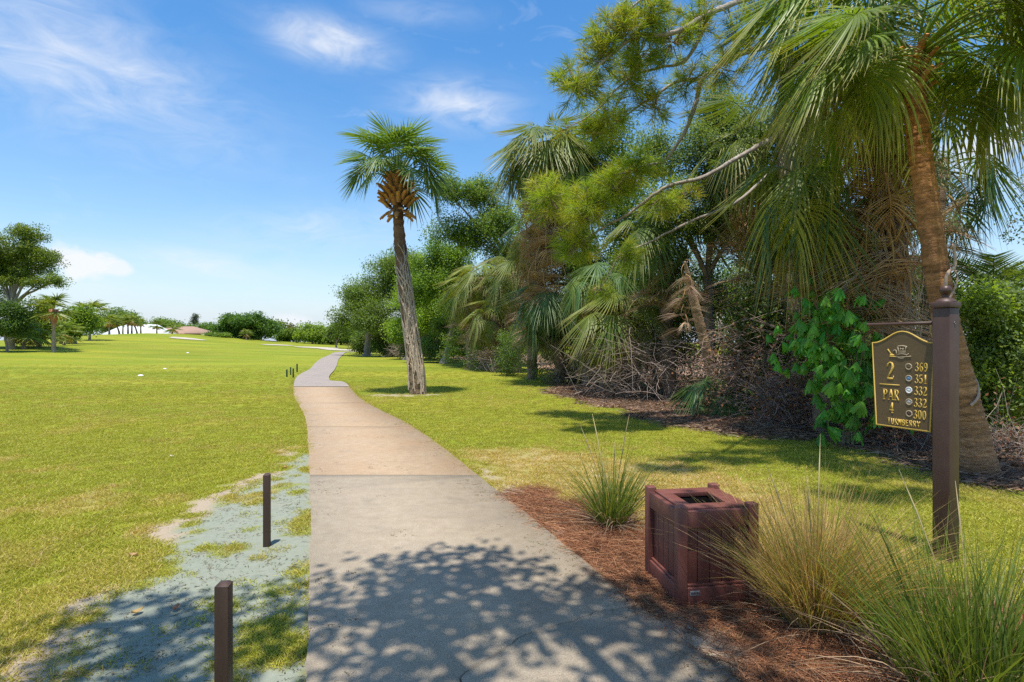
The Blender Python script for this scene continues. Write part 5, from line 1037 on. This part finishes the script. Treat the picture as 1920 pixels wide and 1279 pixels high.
dens_ = np.clip(1.15 - (y - 8) / 28, .12, 1); keep = rg.random(len(x)) < cover * dens_; x, y = x[keep], y[keep]; mm = {k: v[keep] for k, v in mk_.items()}
pt_ = fbm(x + 5, y, .9); dryn = np.clip(mm['dry'] * 1.1 + smooth(pt_, .52, .66) * .4, 0, 1)[:, None]
tint = np.array((1., 1., 1.)) * (.85 + .3 * fbm(x, y + 33, 3.)[:, None]) * (1 - dryn) + np.array((1.30, 1.02, 2.2)) * dryn
tint = tint * np.where((mm['litter'] > .05)[:, None], (.8, 1.0, .9), 1)
scatter('lawn_grass', 'short mown yellow-green lawn grass on both sides of the path', 'grass', np.stack([x, y, gz(x, y)], 1), tint, rg.uniform(.75, 1.2, len(x)) * np.interp(y, [2, 6, 17, 38], [.85, 1, 1.2, 1.2]), CT, 901)
x, y = pts_in(16000, 7.2, .8); mk_ = masks(x, y); keep = (rg.random(len(x)) < mk_['mulch'] * (1 - mk_['path']) * (.25 + .75 * smooth(fbm(x, y, 2.6), .36, .56))) & (poly_sd(np.stack([x, y], 1), PATH) < -.02); x, y = x[keep], y[keep]
scatter('pine_straw', 'rust-brown pine straw mulch around the litter bin and grass clumps', 'mulch', np.stack([x, y, gz(x, y) + .012], 1), np.array((1., 1., 1.)) * (.6 + .8 * fbm(x, y, 3.)[:, None]), rg.uniform(.75, 1.2, len(x)), CS, 902)
x, y = pts_in(30000, 26, .5, 6.); mk_ = masks(x, y); keep = rg.random(len(x)) < mk_['litter'] * .8; x, y = x[keep], y[keep]
scatter('leaf_litter', 'brown fallen fronds, leaves and twigs under the tree line', 'leaf litter', np.stack([x, y, gz(x, y)], 1), np.array((1., 1., 1.)) * (.6 + .8 * fbm(x, y, 2.)[:, None]), rg.uniform(.8, 1.5, len(x)), CL, 903)
# a few single fallen leaves
for px, py, cl, lab in ((257, 1152, (.36, .24, .11), 'curled tan fallen leaf on the blue-green sand'), (535, 878, (.30, .17, .09), 'brown fallen leaf at the sand edge beyond the sunlit stake'), (330, 1145, (.28, .17, .10), 'small rust-coloured fallen leaf on the blue-green sand'), (322, 857, (.62, .60, .50), 'pale fallen petal on the lawn'), (250, 1044, (.26, .17, .09), 'reddish fallen leaf on dry turf beside the sand')):
    p_ = G(px, py); q = B(); t = np.linspace(-1, 1, 7); wv = .020 * (1 - t ** 2) ** .6 + .001; Y_ = t * .032; cz_ = .006 + .012 * t ** 2
    V = np.concatenate([np.stack([wv, Y_, cz_ + .012], 1), np.stack([0 * t, Y_, cz_], 1), np.stack([-wv, Y_, cz_ + .014], 1)]); q.add(V, None, [(k, k + 1, 7 + k + 1, 7 + k) for k in range(6)] + [(7 + k, 8 + k, 15 + k, 14 + k) for k in range(6)], cl)
    tag(obj('fallen_leaf', q.mesh('fallen_leaf', True), M_dead, None, (p_[0], p_[1], float(gz(p_[0], p_[1])) + .004), (0, 0, px)), lab, 'leaf', 'fallen leaves near the path')
# dark bits lying on the sand
def bits(q, rg, n=12, rad=.16):
    a = rg.uniform(0, 6.28, n); r_ = rad * np.sqrt(rg.random(n)); P = np.stack([np.cos(a) * r_, np.sin(a) * r_, np.full(n, .004)], 1); b_ = rg.uniform(0, 6.28, n); Dv = np.stack([np.cos(b_), np.sin(b_), rg.normal(.1, .15, n)], 1)
    c_ = np.array([(.16, .12, .07), (.10, .10, .05), (.30, .24, .15), (.13, .16, .05)])[rg.integers(4, size=n)]; q.blades(P, Dv, rg.uniform(.012, .055, n), .004, .1, c_, None, 2, rg); q.leaves(P[:5] + [.02, 0, 0], Dv[:5], norm(rg.normal(0, .3, (5, 3)) + [0, 0, 1]), .018, .010, c_[:5])
CB = clump_lib('bits', [bits] * 4, bpy.data.materials['litter_bit'])
x, y = pts_in(2600, 9, .3); mk_ = masks(x, y); keep = (rg.random(len(x)) < np.clip(mk_['blue'] + mk_['sand'], 0, 1) * .8) & (poly_sd(np.stack([x, y], 1), PATH) < -.02); x, y = x[keep], y[keep]
scatter('sand_debris', 'dark crumbs and dry bits of grass strewn over the blue-green sand', 'debris', np.stack([x, y, gz(x, y)], 1), np.ones((len(x), 3)), rg.uniform(.7, 1.3, len(x)), CB, 904)
x, y = pts_in(2200, 12, .2); sdp = poly_sd(np.stack([x, y], 1), PATH); keep = (sdp > .02) & (rg.random(len(x)) < np.where(sdp < .25, .5, .07)); x, y = x[keep], y[keep]
scatter('path_debris', 'scattered dry needles and crumbs along the edges of the concrete path', 'debris', np.stack([x, y, np.full(len(x), PT + .001)], 1), np.ones((len(x), 3)) * (1.1, .9, .8), rg.uniform(.6, 1.1, len(x)), CB, 905)
# ------------------------------------------------------------------ far side of the fairway
g_far = 'far trees across the fairway'
def far_tree(label, px, lobes, d, cols, seed, nclump=300, nleaf=36, ll=.28, name='broadleaf_tree', rt=.25, cr=.55, py=None, **kw):
    bx = (px - 960) / F * d; zz = float(ground_z(bx, d)); lb = [lob(a, b_, c_, e_, d + dd) for a, b_, c_, e_, dd in lobes]
    low = min((c_[2] - r_[2] * .3) for c_, r_ in lb); tree(name, label, 'tree', (bx, d), lb, (bx, d, max(zz + .6, low)), rt, nclump, nleaf, cr, ll, ll * .6, cols, seed, group=g_far, twigs=2, **kw)
far_tree('big spreading oak at the left edge, limb reaching over the palm', 20, [(25, 465, 50, 40, 0), (75, 480, 32, 26, 0), (-25, 480, 55, 55, 0), (15, 525, 40, 18, 0), (108, 526, 22, 11, -1), (70, 532, 22, 10, -1), (-45, 560, 50, 50, 1), (50, 505, 38, 22, 1), (10, 490, 45, 30, 2), (55, 440, 30, 20, 0)], 53, OAK, 1001, 1200, 60, .16, 'oak_tree', .28, .36)
far_tree('dark rounded bush under the big spreading oak', 15, [(15, 600, 38, 40, 0), (40, 580, 22, 25, 0)], 50, DARK, 1002, 340, 44, .16, 'broadleaf_shrub', .1, .35)
far_tree('light green fluffy shrub between the spreading oak and the red-necked palm', 70, [(65, 615, 30, 30, 0), (85, 590, 18, 20, 0), (50, 630, 25, 18, -2)], 58, LIME, 1003, 260, 30, .26, 'broadleaf_shrub', .1, .4)
far_tree('bright green tree behind the red-necked palm', 140, [(140, 610, 28, 30, 0), (165, 600, 20, 26, 0), (125, 625, 20, 22, 0)], 72, LIME[:2] + OAK[:1], 1004, 300, 30, .3)
far_tree('dark green tree behind the slender palms', 215, [(215, 598, 24, 18, 0), (245, 605, 22, 18, 0), (190, 605, 20, 18, 0)], 150, DARK, 1005, 240, 28, .5, cr=.8)
far_tree('flat-topped tree behind the tan-roofed house', 310, [(310, 610, 32, 12, 0), (285, 613, 20, 10, 0), (335, 613, 22, 10, 0)], 165, OAK, 1006, 240, 28, .5, cr=.8)
far_tree('low dark tree right of the tan-roofed house', 380, [(385, 618, 24, 12, 0), (355, 618, 20, 10, 0)], 160, DARK, 1007, 200, 28, .5, cr=.8)
far_tree('slim bluish tree top standing above the low trees', 366, [(366, 602, 6, 9, 0), (368, 592, 3, 4, 0)], 175, [(.05, .06, .06), (.06, .07, .06)], 1008, 40, 26, .4, cr=.5, rt=.15)
far_tree('large dense round tree in the middle distance', 460, [(460, 612, 40, 24, 0), (430, 618, 26, 20, 0), (490, 618, 28, 24, 0), (445, 602, 24, 13, 0), (482, 600, 22, 12, 0)], 118, [(.042, .078, .018), (.055, .092, .020), (.036, .066, .018)], 1009, 700, 34, .42, rt=.4, cr=.6)
far_tree('small olive palm-like bush in front of the large round tree', 397, [(397, 632, 14, 9, 0), (418, 634, 12, 8, 0)], 112, LIME[:2] + GREYG, 1010, 110, 26, .35, 'broadleaf_shrub', .08, .4)
far_tree('mid green trees edge beside the large round tree', 535, [(535, 632, 22, 12, 0), (550, 625, 14, 10, 0)], 130, OAK, 1011, 170, 28, .42, cr=.6)
far_tree('reddish thin tree between the round tree and the bright green one', 546, [(546, 618, 7, 8, 0)], 150, [(.10, .075, .05), (.07, .07, .04)], 1012, 40, 24, .4, cr=.5, rt=.12)
far_tree('bright green rounded tree near the far bunkers', 585, [(585, 622, 22, 15, 0), (575, 630, 18, 12, 0), (600, 630, 18, 13, 0)], 122, LIME[:2] + OAK, 1013, 300, 28, .4, cr=.6)
far_tree('dark tree behind the slim young tree', 640, [(640, 634, 34, 14, 0), (665, 630, 26, 16, 0), (615, 632, 18, 12, 0)], 125, DARK + OAK[:1], 1014, 320, 28, .42, cr=.6)
far_tree('olive tree showing between the far trees and the spreading oak', 690, [(690, 628, 24, 20, 0), (668, 612, 12, 12, 0)], 100, OAK, 1015, 240, 28, .4, cr=.6)
# far palms: crown of fans in one mesh, too small to show single fronds
def fan_crown(seed, n=16, droop=.5):
    rg = np.random.default_rng(seed); q = B()
    for i in range(n):
        a_ = i * 2.4; e_ = rg.uniform(-.5, 1.3); d_ = np.array([math.cos(a_) * math.cos(e_), math.sin(a_) * math.cos(e_), math.sin(e_)]); hub = d_ * .8; m_ = 13; s_ = norm(np.cross(d_, [0, 0, 1.])); aa = np.linspace(-1.9, 1.9, m_)
        Dv = d_[None] * np.cos(aa)[:, None] + s_[None] * np.sin(aa)[:, None]; c_ = np.array([(.10, .125, .03), (.12, .14, .035), (.08, .11, .03)])[i % 3]; q.blades(np.repeat(hub[None], m_, 0), Dv, .85, .11, .45, c_, c_ * 1.2, 3, rg); q.blades(np.zeros((1, 3)), d_[None], .85, .06, .02, c_, None, 2, rg)
    for i in range(10):
        a_ = i * 2.4; q.blades(np.array([[.15 * math.cos(a_), .15 * math.sin(a_), -.1]] * 6), np.array([[math.cos(a_), math.sin(a_), -1.2]] * 6) + rg.normal(0, .3, (6, 3)), .8, .1, .3, np.array((.26, .17, .09)), None, 2, rg)
    me = q.mesh('crown'); me.materials.append(M_frond); return me
FC = [fan_crown(s_) for s_ in (1, 2, 3)]
def far_palm(label, px, ytop, d, lean=0, sc=1.0, seed=0, red=False, group='slender palms far across the fairway'):
    x_ = (px - 960) / F * d; z_ = float(ground_z(x_, d)); tz = CAM_H - (ytop - HZ) / F * d; h = max(tz - z_ - 1.1 * sc, 1.2); root = thing('palm_tree', label, 'palm tree', (x_, d, z_), group=group); q = B(); n = 8; t = np.linspace(0, 1, n)
    q.tube(np.stack([lean * t ** 1.5, 0 * t, -.1 + (h + .1) * t], 1), np.interp(t, [0, .6, .8, 1], [.19, .13, .16 + .14 * red, .2 + .16 * red]), 8, np.array([(.26, .20, .14)] * 5 + [(.30, .13, .07) if red else (.26, .19, .12)] * 3)); obj('trunk', q.mesh('trunk', True), M_bark, root); o_ = obj('crown', FC[seed % 3], None, root, (lean, 0, h)); o_.scale = (sc,) * 3; o_.rotation_euler = (0, 0, seed)
far_palm('red-necked palm standing in front of the shrubs below the spreading oak', 101, 553, 51, .0, 1.2, 1, True)
far_palm('full-crowned palm behind the bright green tree', 168, 563, 84, .3, 1.7, 2)
far_palm('thick palm with brown trunk in front of the white-roofed house', 205, 590, 104, 0, 1.25, 3, True)
far_palm('palm leaning back over the middle of the white roof', 224, 592, 106, -.9, 1.1, 4)
far_palm('tallest slim palm standing above the white roof', 230, 584, 116, .2, 1.1, 5)
far_palm('palm with straight thin trunk at the middle of the white roof', 240, 590, 107, 0, 1.1, 6)
far_palm('straight palm beside the leaning one over the white roof end', 247, 588, 109, .1, 1.25, 7)
far_palm('palm leaning away over the white roof end', 257, 590, 106, -.9, 1.2, 8)
far_palm('small palm at the low end of the white roof', 264, 597, 112, 0, .9, 9)
far_palm('straight palm before the tan roof, on the side toward the white roof', 294, 600, 118, 0, 1.1, 10)
far_palm('short palm before the peak of the tan roof', 323, 605, 118, .2, 1.2, 11)
far_palm('small pale palm in front of the large round tree', 462, 622, 112, 0, .9, 12)
for k, (px, py, d, s_, lab) in enumerate(((45, 625, 54, 1.3, 'low fan palm under the light green fluffy shrub'), (75, 630, 57, 1.3, 'low fan palm left of the red-necked palm trunk'), (120, 628, 64, 1.3, 'low fan palm right of the red-necked palm trunk'))): far_palm(lab, px, py - 25, d, 0, s_, 20 + k, group='low fan palms across the fairway')
# houses
M_wroof = paint('white_roof', (.72, .72, .70), (.80, .80, .78), .5, nsc=2); M_troof = paint('tan_tiles', (.30, .185, .125), (.40, .25, .175), .8, nsc=6); M_wall = paint('stucco', (.50, .48, .44), (.58, .56, .52), .8, nsc=2); M_pane = paint('dark_glass', (.03, .04, .05), (.05, .06, .07), .15); M_trim = paint('trim_white', (.7, .7, .68), (.76, .76, .74), .5)
def house(label, px0, px1, ridge_y, eave_y, d, roofmat, rz, depth=9, gable=False):
    c_ = P3((px0 + px1) / 2, eave_y, d); k = d / F; w_ = (px1 - px0) * k; z_ = float(ground_z(c_[0], d)) ; hb = max(c_[2] - z_, 2.2); hr = (eave_y - ridge_y) * k; root = thing('house', label, 'house', (c_[0], d + depth / 2, c_[2] - hb - .1), R(rz)); q = B(); a, b_ = w_ / 2 - .7, depth / 2 - .7; q.box(-a, a, -b_, b_, 0, hb + .1); obj('wall', q.mesh('wall'), M_wall, root)
    A, Bb = w_ / 2, depth / 2; e_ = hb + .1; r_ = A - Bb * (.9 if not gable else 0); r_ = A * .78 if gable else max(r_, A * .35); V = [(-A, -Bb, e_ + .004), (A, -Bb, e_ + .004), (A, Bb, e_ + .004), (-A, Bb, e_ + .004), (-r_, 0, e_ + hr), (r_, 0, e_ + hr), (-A, -Bb, e_ + .16), (A, -Bb, e_ + .16), (A, Bb, e_ + .16), (-A, Bb, e_ + .16)]
    q = B(); q.add(V, [(9, 6, 4), (7, 8, 5)], [(0, 3, 2, 1), (6, 7, 5, 4), (8, 9, 4, 5), (0, 1, 7, 6), (1, 2, 8, 7), (2, 3, 9, 8), (3, 0, 6, 9)]); rf = obj('roof', q.mesh('roof'), roofmat, root)
    for u in (-.6, -.2, .2, .6):
        q = B(); q.box(-.55, .55, -.04, .04, .9, 2.0); wn = obj('window', q.mesh('window'), M_trim, root, (u * a, -b_ - .03, 0)); q = B(); q.box(-.45, .45, -.01, .01, 1.0, 1.9); obj('pane', q.mesh('pane'), M_pane, wn, (0, -.05, 0))
    return root, hb, hr, A, Bb
house('house with low bright white roof behind the slender palms', 188, 288, 607, 628, 124, M_wroof, -14, 9, True)
h2, hb, hr, A, Bb = house('house with tan tiled hip roof behind the grassy crest', 268, 372, 611, 626, 138, M_troof, 3, 11)
q = B(); V = [(-3.2, -Bb - 1.2, hb + .12), (3.2, -Bb - 1.2, hb + .12), (0, -Bb - 1.2, hb + 1.25), (-3.2, -1, hb + .12), (3.2, -1, hb + .12), (0, -1, hb + 1.25)]; q.add(V, [(0, 1, 2)], [(0, 2, 5, 3), (2, 1, 4, 5)]); obj('porch_gable', q.mesh('porch_gable'), M_troof, h2); q = B(); q.add([(-2.4, -Bb - 1.26, hb + .2), (2.4, -Bb - 1.26, hb + .2), (0, -Bb - 1.26, hb + 1.0)], [(0, 1, 2)]); obj('gable_wall', q.mesh('gable_wall'), M_wall, h2)
# distant wood closing the horizon
q = B(); rg = np.random.default_rng(1200); lb = []
for x_ in np.arange(-300, 60, 7.0):
    d_ = 215 + rg.normal(0, 10); z_ = float(ground_z(x_, d_)); h_ = rg.uniform(5.5, 8.5); lb.append((np.array([x_, d_, z_ + h_ * .45]), np.array([6.5, 4, h_ * .6])))
leaf_mass(q, lb, 3600, 12, 1.1, .95, .6, DARK + OAK, 1201, zmin=.3)
o_ = obj('far_wood', q.mesh('far_wood'), M_leaf); o_['kind'] = 'stuff'; o_['label'] = 'dark distant wood along the horizon beyond the fairway'; o_['category'] = 'wood'
